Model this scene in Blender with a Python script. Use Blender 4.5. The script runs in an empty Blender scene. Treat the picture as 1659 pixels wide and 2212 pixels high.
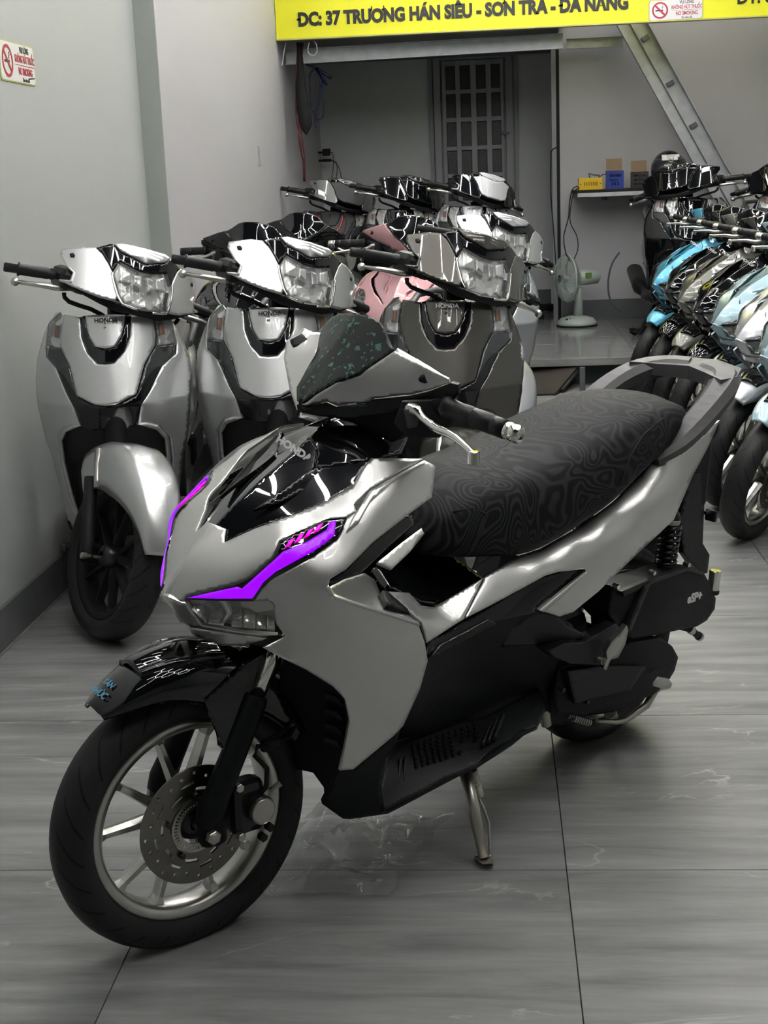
import bpy, bmesh, math, random
import numpy as np
from math import sin, cos, tan, radians, pi, hypot, atan2, sqrt
from mathutils import Matrix, Vector
from mathutils.geometry import delaunay_2d_cdt
random.seed(7)
SC = bpy.context.scene
COL = SC.collection
# ------------------------------------------------------------------ camera
W, H = 1659, 2212
FPX, PITCH, YAW, ROLL, HC = 3003.1, 0.2347279, 0.0831602, -0.0406076, 1.3333
CX, CY = W / 2, H / 2
fw = Vector((-sin(YAW) * cos(PITCH), cos(YAW) * cos(PITCH), -sin(PITCH)))
rt0 = Vector((cos(YAW), sin(YAW), 0)); up0 = rt0.cross(fw)
rt = rt0 * cos(ROLL) + up0 * sin(ROLL); up = -rt0 * sin(ROLL) + up0 * cos(ROLL)
CAM = Vector((0, 0, HC))
cd = bpy.data.cameras.new('camera'); cam = bpy.data.objects.new('camera', cd); COL.objects.link(cam)
cd.sensor_fit = 'VERTICAL'; cd.sensor_height = 36; cd.sensor_width = 27; cd.lens = FPX / H * 36
cd.clip_start = .05
m3 = Matrix((rt, up, -fw)).transposed()
cam.matrix_world = Matrix.Translation(CAM) @ m3.to_4x4()
SC.camera = cam
SC.view_settings.view_transform = 'Standard'; SC.view_settings.look = 'None'
SC.view_settings.gamma = 1; SC.view_settings.use_curve_mapping = False
SC.view_settings.exposure = -0.06
# ------------------------------------------------------------------ world
wd = bpy.data.worlds.new('world'); SC.world = wd; wd.use_nodes = True
wd.node_tree.nodes['Background'].inputs[0].default_value = (.75, .85, 1, 1)
wd.node_tree.nodes['Background'].inputs[1].default_value = .02
CEIL = 3.25
LAMP_W = 20.0      # emission of the ceiling honeycomb tubes
# ------------------------------------------------------------------ picture -> place
def ray(u, v):
    return fw + rt * ((u - CX) / FPX) - up * ((v - CY) / FPX)
def on(ax, val, u, v):
    i = 'xyz'.index(ax); d = ray(u, v); return CAM + d * ((val - CAM[i]) / d[i])
def loc_on(M, ax, val, u, v):
    """point of pixel u,v on the plane ax=val of the local frame M (in that frame)"""
    Mi = M.inverted(); c = Mi @ CAM; d = Mi.to_3x3() @ ray(u, v); i = 'xyz'.index(ax)
    return c + d * ((val - c[i]) / d[i])
def pose(x, y, hd, lean=0., z=0.):
    a = radians(hd); ln = radians(lean)
    h = Vector((cos(a), sin(a), 0)); l0 = Vector((-sin(a), cos(a), 0)); Z = Vector((0, 0, 1))
    l = l0 * cos(ln) - Z * sin(ln); u = Z * cos(ln) + l0 * sin(ln)
    return Matrix.Translation((x, y, z)) @ Matrix((h, l, u)).transposed().to_4x4()
def steer_m(deg, x0=.08, rake=26.5):
    ax = Vector((-sin(radians(rake)), 0, cos(radians(rake))))
    o = Vector((x0, 0, 0))
    return Matrix.Translation(o) @ Matrix.Rotation(radians(deg), 4, ax) @ Matrix.Translation(-o)
# ------------------------------------------------------------------ materials
MATS = {}
def nmat(name):
    m = bpy.data.materials.new(name); m.use_nodes = True
    b = m.node_tree.nodes['Principled BSDF']; MATS[name] = m
    return m, m.node_tree, b
def mat(name, col, rough=.5, metal=0., coat=0., noise=0., nscale=20., trans=0., alpha=1., emit=None, es=1., spec=.5, bump=0., bscale=60., flake=0.):
    m, nt, b = nmat(name)
    c = (*col, 1)
    b.inputs['Base Color'].default_value = c; b.inputs['Roughness'].default_value = rough
    b.inputs['Metallic'].default_value = metal; b.inputs['Coat Weight'].default_value = coat
    b.inputs['Coat Roughness'].default_value = .004
    b.inputs['Specular IOR Level'].default_value = spec
    b.inputs['Transmission Weight'].default_value = trans; b.inputs['Alpha'].default_value = alpha
    if emit: b.inputs['Emission Color'].default_value = (*emit, 1); b.inputs['Emission Strength'].default_value = es
    tc = nt.nodes.new('ShaderNodeTexCoord')
    if noise:
        n = nt.nodes.new('ShaderNodeTexNoise'); n.inputs['Scale'].default_value = nscale; n.inputs['Detail'].default_value = 5
        nt.links.new(tc.outputs['Object'], n.inputs['Vector'])
        mx = nt.nodes.new('ShaderNodeMix'); mx.data_type = 'RGBA'
        mx.inputs[6].default_value = tuple(x * (1 - noise) for x in col) + (1,); mx.inputs[7].default_value = tuple(min(1, x * (1 + noise)) for x in col) + (1,)
        nt.links.new(n.outputs['Fac'], mx.inputs[0]); nt.links.new(mx.outputs[2], b.inputs['Base Color'])
        rr = nt.nodes.new('ShaderNodeMapRange'); rr.inputs['To Min'].default_value = rough * .8; rr.inputs['To Max'].default_value = min(1, rough * 1.2)
        nt.links.new(n.outputs['Fac'], rr.inputs['Value']); nt.links.new(rr.outputs[0], b.inputs['Roughness'])
    if bump or flake:
        n = nt.nodes.new('ShaderNodeTexNoise'); n.inputs['Scale'].default_value = 900 if flake else bscale
        nt.links.new(tc.outputs['Object'], n.inputs['Vector'])
        bp = nt.nodes.new('ShaderNodeBump'); bp.inputs['Strength'].default_value = flake or bump; bp.inputs['Distance'].default_value = .002
        nt.links.new(n.outputs['Fac'], bp.inputs['Height']); nt.links.new(bp.outputs[0], b.inputs['Normal'])
    return m
def paint(name, col, rough=.3, metal=.75, coat=1.0):
    return mat(name, col, rough, metal, coat, noise=.04, nscale=400, flake=.02)
mat('silver', (.66, .67, .67), .34, .85, 1.)
mat('silver_hero', (.60, .60, .585), .38, .88, 1.)
mat('gloss', (.0035, .004, .005), .015, 0, .55, spec=.4)
mat('gloss_dim', (.004, .0045, .005), .12, 0, .12, spec=.3)
mat('matte', (.0045, .0055, .0065), .45, 0, 0, noise=.15, nscale=80, spec=.2, bump=.1, bscale=900)
mat('plastic', (.010, .011, .012), .38, 0, 0, noise=.1, nscale=60, bump=.15, bscale=700, spec=.35)
mat('greyplastic', (.075, .072, .075), .45, .1, 0, noise=.06, nscale=40, bump=.1, bscale=800)
mat('sticker_blue', (.05, .26, .42), .3, 0, .6)
mat('rubber', (.009, .009, .010), .62, 0, 0, noise=.2, nscale=60, spec=.3)
mat('chrome', (.8, .79, .75), .12, 1., 0)
mat('alloy', (.60, .59, .56), .3, 1., 0)
mat('satin', (.50, .48, .43), .38, 1., 0, noise=.1, nscale=25)
mat('darkalloy', (.03, .032, .034), .3, .6, .3, noise=.1)
mat('discmetal', (.22, .21, .19), .3, 1., 0, noise=.1, nscale=40)
mat('fabricgrey', (.03, .03, .032), .6, noise=.2, nscale=60)
mat('amber', (.28, .09, .03), .25, .3, .5)
mat('purple', (.1, .0, .3), .3, emit=(.27, .0, 1.0), es=1.35)
mat('pink', (.5, .0, .4), .3, emit=(.95, .0, .62), es=1.1)
mat('white_print', (.75, .75, .75), .4)
mat('black_print', (.01, .01, .01), .35)
mat('paint_grey', (.10, .105, .10), .37, .7, 1)
mat('brown_grey', (.09, .085, .075), .37, .75, 1)
mat('pearl_white', (.62, .63, .66), .37, .25, 1.)
mat('light_silver', (.62, .64, .66), .37, .6, 1.)
mat('rose', (.62, .34, .36), .37, .6, 1)
mat('sky_blue', (.10, .42, .62), .37, .5, 1)
mat('dark_blue', (.03, .08, .2), .24, .5, 1)
mat('pale_blue', (.33, .47, .52), .37, .5, 1)
mat('khaki', (.17, .17, .15), .37, .6, 1)
mat('deep_red', (.12, .01, .018), .22, .4, 1)
mat('red_trim', (.5, .02, .025), .3, 0, .5)
def glassy(name, col, alpha, rough=.03):
    m, nt, b = nmat(name)
    b.inputs['Base Color'].default_value = (*col, 1); b.inputs['Roughness'].default_value = rough
    b.inputs['Specular IOR Level'].default_value = .8; b.inputs['Coat Weight'].default_value = 1
    b.inputs['Alpha'].default_value = alpha
    return m
glassy('lens', (.75, .78, .8), .06)
glassy('smoke_lens', (.05, .055, .06), .6)
glassy('film', (.55, .57, .57), .30, .06)
def build_reflector(name='reflector', dk=.10, sc=30):
    m, nt, b = nmat(name); N = nt.nodes; L = nt.links
    tc = N.new('ShaderNodeTexCoord'); vo = N.new('ShaderNodeTexVoronoi'); vo.inputs['Scale'].default_value = sc
    L.new(tc.outputs['Object'], vo.inputs['Vector'])
    cr = N.new('ShaderNodeValToRGB'); cr.color_ramp.elements[0].color = (dk, dk, dk, 1); cr.color_ramp.elements[1].color = (.9, .9, .88, 1)  # pale and dark cells painted in for light mirrored by the facets
    L.new(vo.outputs['Color'], cr.inputs[0]); L.new(cr.outputs[0], b.inputs['Base Color'])
    bp = N.new('ShaderNodeBump'); bp.inputs['Strength'].default_value = .6; bp.inputs['Distance'].default_value = .01
    L.new(vo.outputs['Distance'], bp.inputs['Height']); L.new(bp.outputs[0], b.inputs['Normal'])
    b.inputs['Metallic'].default_value = .3; b.inputs['Roughness'].default_value = .12; b.inputs['Coat Weight'].default_value = 1
build_reflector()
build_reflector('reflector_glint', .4, 34)  # paler copy for the front scooter, mirrored brightness put into the colour
def build_seatcloth():
    m, nt, b = nmat('seat_cloth'); N = nt.nodes; L = nt.links
    tc = N.new('ShaderNodeTexCoord'); n = N.new('ShaderNodeTexNoise'); n.inputs['Scale'].default_value = 8.5; n.inputs['Detail'].default_value = .6; n.inputs['Distortion'].default_value = .9
    L.new(tc.outputs['Object'], n.inputs['Vector'])
    mu = N.new('ShaderNodeMath'); mu.operation = 'MULTIPLY'; mu.inputs[1].default_value = 88; L.new(n.outputs['Fac'], mu.inputs[0])
    si = N.new('ShaderNodeMath'); si.operation = 'SINE'; L.new(mu.outputs[0], si.inputs[0])
    cr = N.new('ShaderNodeValToRGB'); e = cr.color_ramp.elements
    e[0].position = .35; e[0].color = (.0035, .0035, .004, 1); e[1].position = .97; e[1].color = (.024, .025, .027, 1)
    mr = N.new('ShaderNodeMapRange'); mr.inputs[1].default_value = -1; L.new(si.outputs[0], mr.inputs[0]); L.new(mr.outputs[0], cr.inputs[0])
    L.new(cr.outputs[0], b.inputs['Base Color']); b.inputs['Roughness'].default_value = .62; b.inputs['Specular IOR Level'].default_value = .18
build_seatcloth()
def build_screen():
    m, nt, b = nmat('flake_screen'); N = nt.nodes; L = nt.links
    tc = N.new('ShaderNodeTexCoord'); vo = N.new('ShaderNodeTexVoronoi'); vo.inputs['Scale'].default_value = 110
    L.new(tc.outputs['Object'], vo.inputs['Vector'])
    n = N.new('ShaderNodeTexNoise'); n.inputs['Scale'].default_value = 120; n.inputs['Detail'].default_value = 3; L.new(tc.outputs['Object'], n.inputs['Vector'])
    sep = N.new('ShaderNodeSeparateColor'); L.new(vo.outputs['Color'], sep.inputs[0])
    gt = N.new('ShaderNodeMath'); gt.operation = 'GREATER_THAN'; gt.inputs[1].default_value = .74; L.new(sep.outputs[0], gt.inputs[0])
    g2 = N.new('ShaderNodeMath'); g2.operation = 'GREATER_THAN'; g2.inputs[1].default_value = .54; L.new(n.outputs['Fac'], g2.inputs[0])
    mu = N.new('ShaderNodeMath'); mu.operation = 'MULTIPLY'; L.new(gt.outputs[0], mu.inputs[0]); L.new(g2.outputs[0], mu.inputs[1])
    mx = N.new('ShaderNodeMix'); mx.data_type = 'RGBA'; mx.inputs[6].default_value = (.011, .014, .013, 1); mx.inputs[7].default_value = (.05, .13, .12, 1)
    L.new(mu.outputs[0], mx.inputs[0]); L.new(mx.outputs[2], b.inputs['Base Color'])
    b.inputs['Roughness'].default_value = .22; b.inputs['Coat Weight'].default_value = .15; b.inputs['Specular IOR Level'].default_value = .3
build_screen()
def build_tyre():
    m, nt, b = nmat('tyre'); N = nt.nodes; L = nt.links
    at = N.new('ShaderNodeAttribute'); at.attribute_name = 'UVMap'
    sx = N.new('ShaderNodeSeparateXYZ'); L.new(at.outputs['Vector'], sx.inputs[0])
    # slanted grooves: u around (0..1), v across (-1..1)
    ab = N.new('ShaderNodeMath'); ab.operation = 'ABSOLUTE'; L.new(sx.outputs[1], ab.inputs[0])
    pw = N.new('ShaderNodeMath'); pw.operation = 'MULTIPLY'; pw.inputs[1].default_value = 1.6; L.new(ab.outputs[0], pw.inputs[0])
    mu = N.new('ShaderNodeMath'); mu.operation = 'MULTIPLY_ADD'; mu.inputs[1].default_value = 26; L.new(sx.outputs[0], mu.inputs[0]); L.new(pw.outputs[0], mu.inputs[2])
    fr = N.new('ShaderNodeMath'); fr.operation = 'FRACT'; L.new(mu.outputs[0], fr.inputs[0])
    lt = N.new('ShaderNodeMath'); lt.operation = 'LESS_THAN'; lt.inputs[1].default_value = .12; L.new(fr.outputs[0], lt.inputs[0])
    c1 = N.new('ShaderNodeMath'); c1.operation = 'COMPARE'; c1.inputs[1].default_value = .5; c1.inputs[2].default_value = .34; L.new(ab.outputs[0], c1.inputs[0])
    gm = N.new('ShaderNodeMath'); gm.operation = 'MULTIPLY'; L.new(lt.outputs[0], gm.inputs[0]); L.new(c1.outputs[0], gm.inputs[1])
    mx = N.new('ShaderNodeMix'); mx.data_type = 'RGBA'; mx.inputs[6].default_value = (.018, .018, .019, 1); mx.inputs[7].default_value = (.001, .001, .001, 1)
    L.new(gm.outputs[0], mx.inputs[0]); L.new(mx.outputs[2], b.inputs['Base Color'])
    bp = N.new('ShaderNodeBump'); bp.invert = True; bp.inputs['Strength'].default_value = .8; bp.inputs['Distance'].default_value = .004
    L.new(gm.outputs[0], bp.inputs['Height']); L.new(bp.outputs[0], b.inputs['Normal'])
    b.inputs['Roughness'].default_value = .5; b.inputs['Specular IOR Level'].default_value = .35
build_tyre()
# ------------------------------------------------------------------ mesh helpers
def new_mesh(name, vs, fs, mname, smooth=True, flat=None):
    me = bpy.data.meshes.new(name); me.from_pydata([tuple(v) for v in vs], [], fs); me.update()
    me.materials.append(MATS[mname])
    if smooth:
        me.polygons.foreach_set('use_smooth', [not (flat and i in flat) for i in range(len(fs))])
    return me
class MB:
    def __init__(s): s.v = []; s.f = []; s.sm = []
    def add(s, vs, fs, smooth=False):
        n = len(s.v); s.v += [Vector(v) for v in vs]; s.f += [tuple(i + n for i in f) for f in fs]; s.sm += [smooth] * len(fs); return s
    def box(s, c, d, M=None):
        x, y, z = [k / 2 for k in d]; c = Vector(c)
        vs = [Vector((a * x, b * y, e * z)) for a in (-1, 1) for b in (-1, 1) for e in (-1, 1)]
        if M is not None: vs = [M @ v for v in vs]
        return s.add([c + v for v in vs], [(0, 1, 3, 2), (4, 6, 7, 5), (0, 4, 5, 1), (2, 3, 7, 6), (0, 2, 6, 4), (1, 5, 7, 3)])
    def cbox(s, c, d, ch=.004, M=None):
        """box with chamfered edges"""
        bm = bmesh.new(); bmesh.ops.create_cube(bm, size=1)
        for v in bm.verts: v.co = Vector((v.co.x * d[0], v.co.y * d[1], v.co.z * d[2]))
        bmesh.ops.bevel(bm, geom=bm.edges[:], offset=min(ch, min(d) * .45), segments=2, affect='EDGES', profile=.5)
        bm.verts.ensure_lookup_table()
        vs = [Vector(c) + (M @ v.co if M is not None else v.co) for v in bm.verts]
        fs = [tuple(v.index for v in f.verts) for f in bm.faces]; bm.free()
        return s.add(vs, fs)
    def tube(s, pts, r, n=10, caps=True, sx=1., upv=None):
        pts = [Vector(p) for p in pts]; rs = r if isinstance(r, (list, tuple)) else [r] * len(pts)
        vs = []; prev = None
        for i, p in enumerate(pts):
            t = (pts[min(i + 1, len(pts) - 1)] - pts[max(i - 1, 0)]).normalized()
            if prev is None:
                a = Vector(upv) if upv else (Vector((0, 0, 1)) if abs(t.z) < .9 else Vector((1, 0, 0)))
            else: a = prev
            b = t.cross(a).normalized(); a = b.cross(t).normalized(); prev = a
            for k in range(n):
                w = 2 * pi * k / n; vs.append(p + (a * cos(w) * sx + b * sin(w)) * rs[i])
        fs = []
        for i in range(len(pts) - 1):
            for k in range(n):
                fs.append((i * n + k, i * n + (k + 1) % n, (i + 1) * n + (k + 1) % n, (i + 1) * n + k))
        s.add(vs, fs, True)
        if caps:
            m = len(pts) - 1
            s.add(vs[:n], [tuple(range(n))][:1] and [tuple(reversed(range(n)))]); s.add(vs[m * n:], [tuple(range(n))])
        return s
    def lathe(s, prof, o, ax, n=24, smooth=True):
        """prof: (radius, height) along axis ax from o"""
        ax = Vector(ax).normalized(); a = ax.orthogonal().normalized(); b = ax.cross(a); o = Vector(o); m = len(prof)
        vs = [o + ax * h + (a * cos(2 * pi * k / n) + b * sin(2 * pi * k / n)) * r for r, h in prof for k in range(n)]
        fs = [(i * n + k, i * n + (k + 1) % n, (i + 1) * n + (k + 1) % n, (i + 1) * n + k) for i in range(m - 1) for k in range(n)]
        return s.add(vs, fs, smooth)
    def cyl(s, p, q, r, n=16):
        p, q = Vector(p), Vector(q); L = (q - p).length
        c = r * .12
        s.lathe([(r - c, 0), (r, c), (r, L - c), (r - c, L)], p, q - p, n, False)
        ax = (q - p).normalized(); a = ax.orthogonal().normalized(); b = ax.cross(a)
        for o, rev in ((p, 1), (q, 0)):
            vs = [o + (a * cos(2 * pi * k / n) + b * sin(2 * pi * k / n)) * (r - c) for k in range(n)]
            s.add(vs, [tuple(reversed(range(n))) if rev else tuple(range(n))])
        return s
    def ball(s, c, r, n=10, sc=(1, 1, 1)):
        c = Vector(c); m = n; vs = []
        for i in range(m + 1):
            t = pi * i / m
            for k in range(n * 2):
                w = pi * k / n; vs.append(c + Vector((sin(t) * cos(w) * sc[0], sin(t) * sin(w) * sc[1], cos(t) * sc[2])) * r)
        K = n * 2
        return s.add(vs, [(i * K + k, (i + 1) * K + k, (i + 1) * K + (k + 1) % K, i * K + (k + 1) % K) for i in range(m) for k in range(K)], True)
    def spring(s, p, q, R, r, turns, n=6):
        p, q = Vector(p), Vector(q); ax = (q - p).normalized(); a = ax.orthogonal().normalized(); b = ax.cross(a)
        N = int(turns * 12); return s.tube([p + (q - p) * (i / N) + (a * cos(2 * pi * turns * i / N) + b * sin(2 * pi * turns * i / N)) * R for i in range(N + 1)], r, n)
    def mesh(s, name, mname, fix=True):
        me = bpy.data.meshes.new(name); me.from_pydata([tuple(v) for v in s.v], [], s.f)
        me.polygons.foreach_set('use_smooth', s.sm)
        me.materials.append(MATS[mname])
        if fix:
            bm = bmesh.new(); bm.from_mesh(me); bmesh.ops.remove_doubles(bm, verts=bm.verts, dist=1e-6)
            bmesh.ops.recalc_face_normals(bm, faces=bm.faces); bm.to_mesh(me); bm.free()
        me.update(); return me
    def mirror(s):
        n = MB(); n.v = [Vector((v.x, -v.y, v.z)) for v in s.v]; n.f = [tuple(reversed(f)) for f in s.f]; n.sm = list(s.sm); return n
def mirror_mesh(me, name):
    m2 = me.copy(); m2.name = name
    co = np.empty(len(me.vertices) * 3); me.vertices.foreach_get('co', co); co = co.reshape(-1, 3); co[:, 1] *= -1
    m2.vertices.foreach_set('co', co.ravel()); m2.flip_normals(); m2.update(); return m2
def link(name, me, parent=None, M=None, **props):
    o = bpy.data.objects.new(name, me); COL.objects.link(o)
    if parent is not None: o.parent = parent
    if M is not None: o.matrix_local = M
    for k, v in props.items(): o[k] = v
    return o
def thing(name, label, cat, M=None, group=None):
    o = bpy.data.objects.new(name, None); COL.objects.link(o); o.empty_display_size = .1
    if M is not None: o.matrix_world = M
    o['label'] = label; o['category'] = cat
    if group: o['group'] = group
    return o
# ------------------------------------------------------------------ shaped panels
def tps(ctrl, lam=.35):
    P = np.array([(c[0], c[1]) for c in ctrl], float) / 100; V = np.array([c[2] for c in ctrl], float)
    n = len(P); d = np.hypot(P[:, None, 0] - P[None, :, 0], P[:, None, 1] - P[None, :, 1])
    K = np.where(d > 0, d * d * np.log(d + 1e-12), 0) + np.eye(n) * lam
    A = np.zeros((n + 3, n + 3)); A[:n, :n] = K; A[:n, n] = 1; A[:n, n + 1:] = P; A[n, :n] = 1; A[n + 1:, :n] = P.T
    w = np.linalg.lstsq(A, np.append(V, [0, 0, 0]), rcond=None)[0]
    def g(u, v):
        u, v = u / 100, v / 100; d = np.hypot(P[:, 0] - u, P[:, 1] - v)
        return float((np.where(d > 0, d * d * np.log(d + 1e-12), 0) * w[:n]).sum() + w[n] + w[n + 1] * u + w[n + 2] * v)
    return g
def inside(x, y, poly):
    c = False; j = len(poly) - 1
    for i in range(len(poly)):
        xi, yi = poly[i][:2]; xj, yj = poly[j][:2]
        if (yi > y) != (yj > y) and x < (xj - xi) * (y - yi) / (yj - yi) + xi: c = not c
        j = i
    return c
def edge_dist(x, y, poly):
    b = 1e9; j = len(poly) - 1
    for i in range(len(poly)):
        x1, y1 = poly[j][:2]; x2, y2 = poly[i][:2]; dx, dy = x2 - x1, y2 - y1; L = dx * dx + dy * dy
        t = max(0, min(1, ((x - x1) * dx + (y - y1) * dy) / L)) if L else 0
        b = min(b, hypot(x - x1 - t * dx, y - y1 - t * dy)); j = i
    return b
def hit_shell(c, d, shell):
    lo, hi = (.35 - c.x) / d.x, (-1.0 - c.x) / d.x      # nearer, farther
    for _ in range(36):
        m = (lo + hi) / 2; X = c + d * m
        if X.x > shell(X.y, X.z): lo = m
        else: hi = m
    return c + d * lo
def surf(M, pts, inner=(), ax='y', step=10, push=0., half=False, rnd=0., g=None, lam=.35, shell=None):
    """outline drawn on the picture with a depth (local axis ax) at each corner -> surface in the frame M"""
    poly = []; n = len(pts)
    for i in range(n):
        a, b = pts[i], pts[(i + 1) % n]; L = hypot(b[0] - a[0], b[1] - a[1]); k = max(1, int(L / step))
        for j in range(k):
            t = j / k; poly.append((a[0] + (b[0] - a[0]) * t, a[1] + (b[1] - a[1]) * t, a[2] + (b[2] - a[2]) * t, (len(a) > 3 and len(b) > 3 or (j == 0 and len(a) > 3)) if ax != 'y' else (a[2] == 0 and b[2] == 0 or (j == 0 and a[2] == 0))))
    if shell: g = lambda u, v: -.2
    else:
        g = g or tps([p[:3] for p in pts] + list(inner), lam)
        poly = [(p[0], p[1], 0. if (p[3] and half and ax == 'y') else g(p[0], p[1]), p[3]) for p in poly]
    us = [p[0] for p in poly]; vs = [p[1] for p in poly]
    P2 = [Vector(p[:2]) for p in poly]; val = [0. if (p[3] and half and ax == 'y') else p[2] for p in poly]; cen = [p[3] for p in poly]
    y = min(vs) + step * .5; r = 0
    while y < max(vs):
        x = min(us) + step * .5 * (1 + r % 2)
        while x < max(us):
            if inside(x, y, poly) and edge_dist(x, y, poly) > step * .45:
                P2.append(Vector((x, y))); val.append(g(x, y)); cen.append(False)
            x += step
        y += step * .87; r += 1
    nb = len(poly)
    vv, ee, ff, ov, oe, of = delaunay_2d_cdt(P2, [], [list(range(nb))], 1, 1e-4)
    out = []; cc = []
    Mi = M.inverted(); c = Mi @ CAM; R3 = Mi.to_3x3(); ia = 'xyz'.index(ax)
    for k, p in enumerate(vv):
        src = ov[k]
        if src: q = val[src[0]]; ce = cen[src[0]]
        else: q = g(p.x, p.y); ce = False
        if rnd:
            e = edge_dist(p.x, p.y, poly)
            if e < rnd * 2: q -= (1 - e / (rnd * 2)) ** 2 * rnd * .0006
        d = R3 @ ray(p.x, p.y); X = c + d * ((q - c[ia]) / d[ia])
        if shell:
            X = hit_shell(c, d, shell)
            if half and ce: X.y = 0; X.x = shell(0, X.z)
        if half and ce and ia != 1: X.y = 0
        if half and ce and ia == 1: X.y = 0
        out.append(X); cc.append(ce)
    fs = [tuple(f) for f in ff]
    # orient towards the camera
    tot = 0
    for f in fs:
        a, b, d = out[f[0]], out[f[1]], out[f[2]]; nn = (b - a).cross(d - a); tot += 1 if nn.dot(c - a) > 0 else -1
    if tot < 0: fs = [tuple(reversed(f)) for f in fs]
    return out, fs, cc
def thick(vs, fs, th, push=0.):
    nrm = [Vector((0, 0, 0)) for _ in vs]
    for f in fs:
        a, b, c = vs[f[0]], vs[f[1]], vs[f[2]]; n = (b - a).cross(c - a)
        for i in f: nrm[i] += n
    nrm = [n.normalized() if n.length > 0 else Vector((0, 0, 1)) for n in nrm]
    N = len(vs)
    top = [v + n * push for v, n in zip(vs, nrm)]; bot = [v - n * th for v, n in zip(top, nrm)]
    ed = {}
    for f in fs:
        for i in range(len(f)):
            a, b = f[i], f[(i + 1) % len(f)]; ed[(a, b)] = 1
    F = list(fs) + [tuple(i + N for i in reversed(f)) for f in fs]; nf = len(F)
    for (a, b) in ed:
        if (b, a) not in ed: F.append((b, a, a + N, b + N))
    return top + bot, F, set(range(nf, len(F)))
def weld_half(vs, fs, cc):
    N = len(vs); idx = {}; V = list(vs)
    for i, v in enumerate(vs):
        if cc[i] and abs(v.y) < 1e-5: idx[i] = i
        else: idx[i] = len(V); V.append(Vector((v.x, -v.y, v.z)))
    return V, list(fs) + [tuple(reversed([idx[i] for i in f])) for f in fs]
class Kit:
    """parts of one kind of machine, in its own frame; each part: name, mesh, steered?, parent index, colour key"""
    def __init__(s): s.p = []
    def add(s, name, me, steer=False, par=None, key=None, label=None):
        s.p.append((name, me, steer, par, key, label)); return len(s.p) - 1
def panel(kit, name, mname, M, pts, inner=(), ax='y', th=.004, step=7, push=0., steer=False, mir=True, par=None, half=False, key=None, rnd=0., label=None, g=None, lam=.35, shell=None):
    vs, fs, cc = surf(M, pts, inner, ax, step, push, half, rnd, g, lam, shell)
    if half: vs, fs = weld_half(vs, fs, cc)
    V, F, fl = thick(vs, fs, th, push)
    me = new_mesh(name, V, F, mname, True, fl)
    i = kit.add(name, me, steer, par, key or mname, label)
    if mir and not half:
        j = kit.add(name, mirror_mesh(me, name), steer, None if par is None else PAIR.get((id(kit), par), par), key or mname, label); PAIR[(id(kit), i)] = j
    return i
PAIR = {}
def put(kit, name, mb, mname, steer=False, mir=False, par=None, key=None, label=None):
    me = mb.mesh(name, mname) if isinstance(mb, MB) else mb
    i = kit.add(name, me, steer, par, key or mname, label)
    if mir:
        j = kit.add(name, mirror_mesh(me, name), steer, None if par is None else PAIR.get((id(kit), par), par), key or mname, label); PAIR[(id(kit), i)] = j
    return i
def instance(kit, name, M, steer, label, cat, group=None, mats=None, skip=(), S=None):
    root = thing(name, label, cat, M, group); S = S if S is not None else steer_m(steer); made = {}
    mats = mats or {}
    for i, (pn, me, st, par, key, lab) in enumerate(kit.p):
        if pn in skip or (par is not None and par not in made): continue
        o = bpy.data.objects.new(pn, me); COL.objects.link(o)
        if par is not None: o.parent = made[par]; o.matrix_local = Matrix.Identity(4)
        else: o.parent = root; o.matrix_local = S if st else Matrix.Identity(4)
        k = mats.get(pn, mats.get(key))
        if k:
            o.material_slots[0].link = 'OBJECT'; o.material_slots[0].material = MATS[k]
        if lab: o['label'] = lab
        if pn == 'mat_stud': o['kind'] = 'stuff'
        made[i] = o
    return root
def text_mesh0(body, size, mname, depth=.0006, sx=1., offset=0., align='CENTER', shear=0., space=1.):
    cu = bpy.data.curves.new('txt', 'FONT'); cu.body = body; cu.size = size; cu.extrude = depth; cu.offset = offset
    cu.align_x = align; cu.align_y = 'CENTER'; cu.shear = shear; cu.space_character = space; cu.resolution_u = 3
    ob = bpy.data.objects.new('txt', cu); COL.objects.link(ob)
    dg = bpy.context.evaluated_depsgraph_get(); me = bpy.data.meshes.new_from_object(ob.evaluated_get(dg))
    bpy.data.objects.remove(ob)
    for v in me.vertices: v.co.x *= sx
    me.materials.clear(); me.materials.append(MATS[mname]); return me
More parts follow.
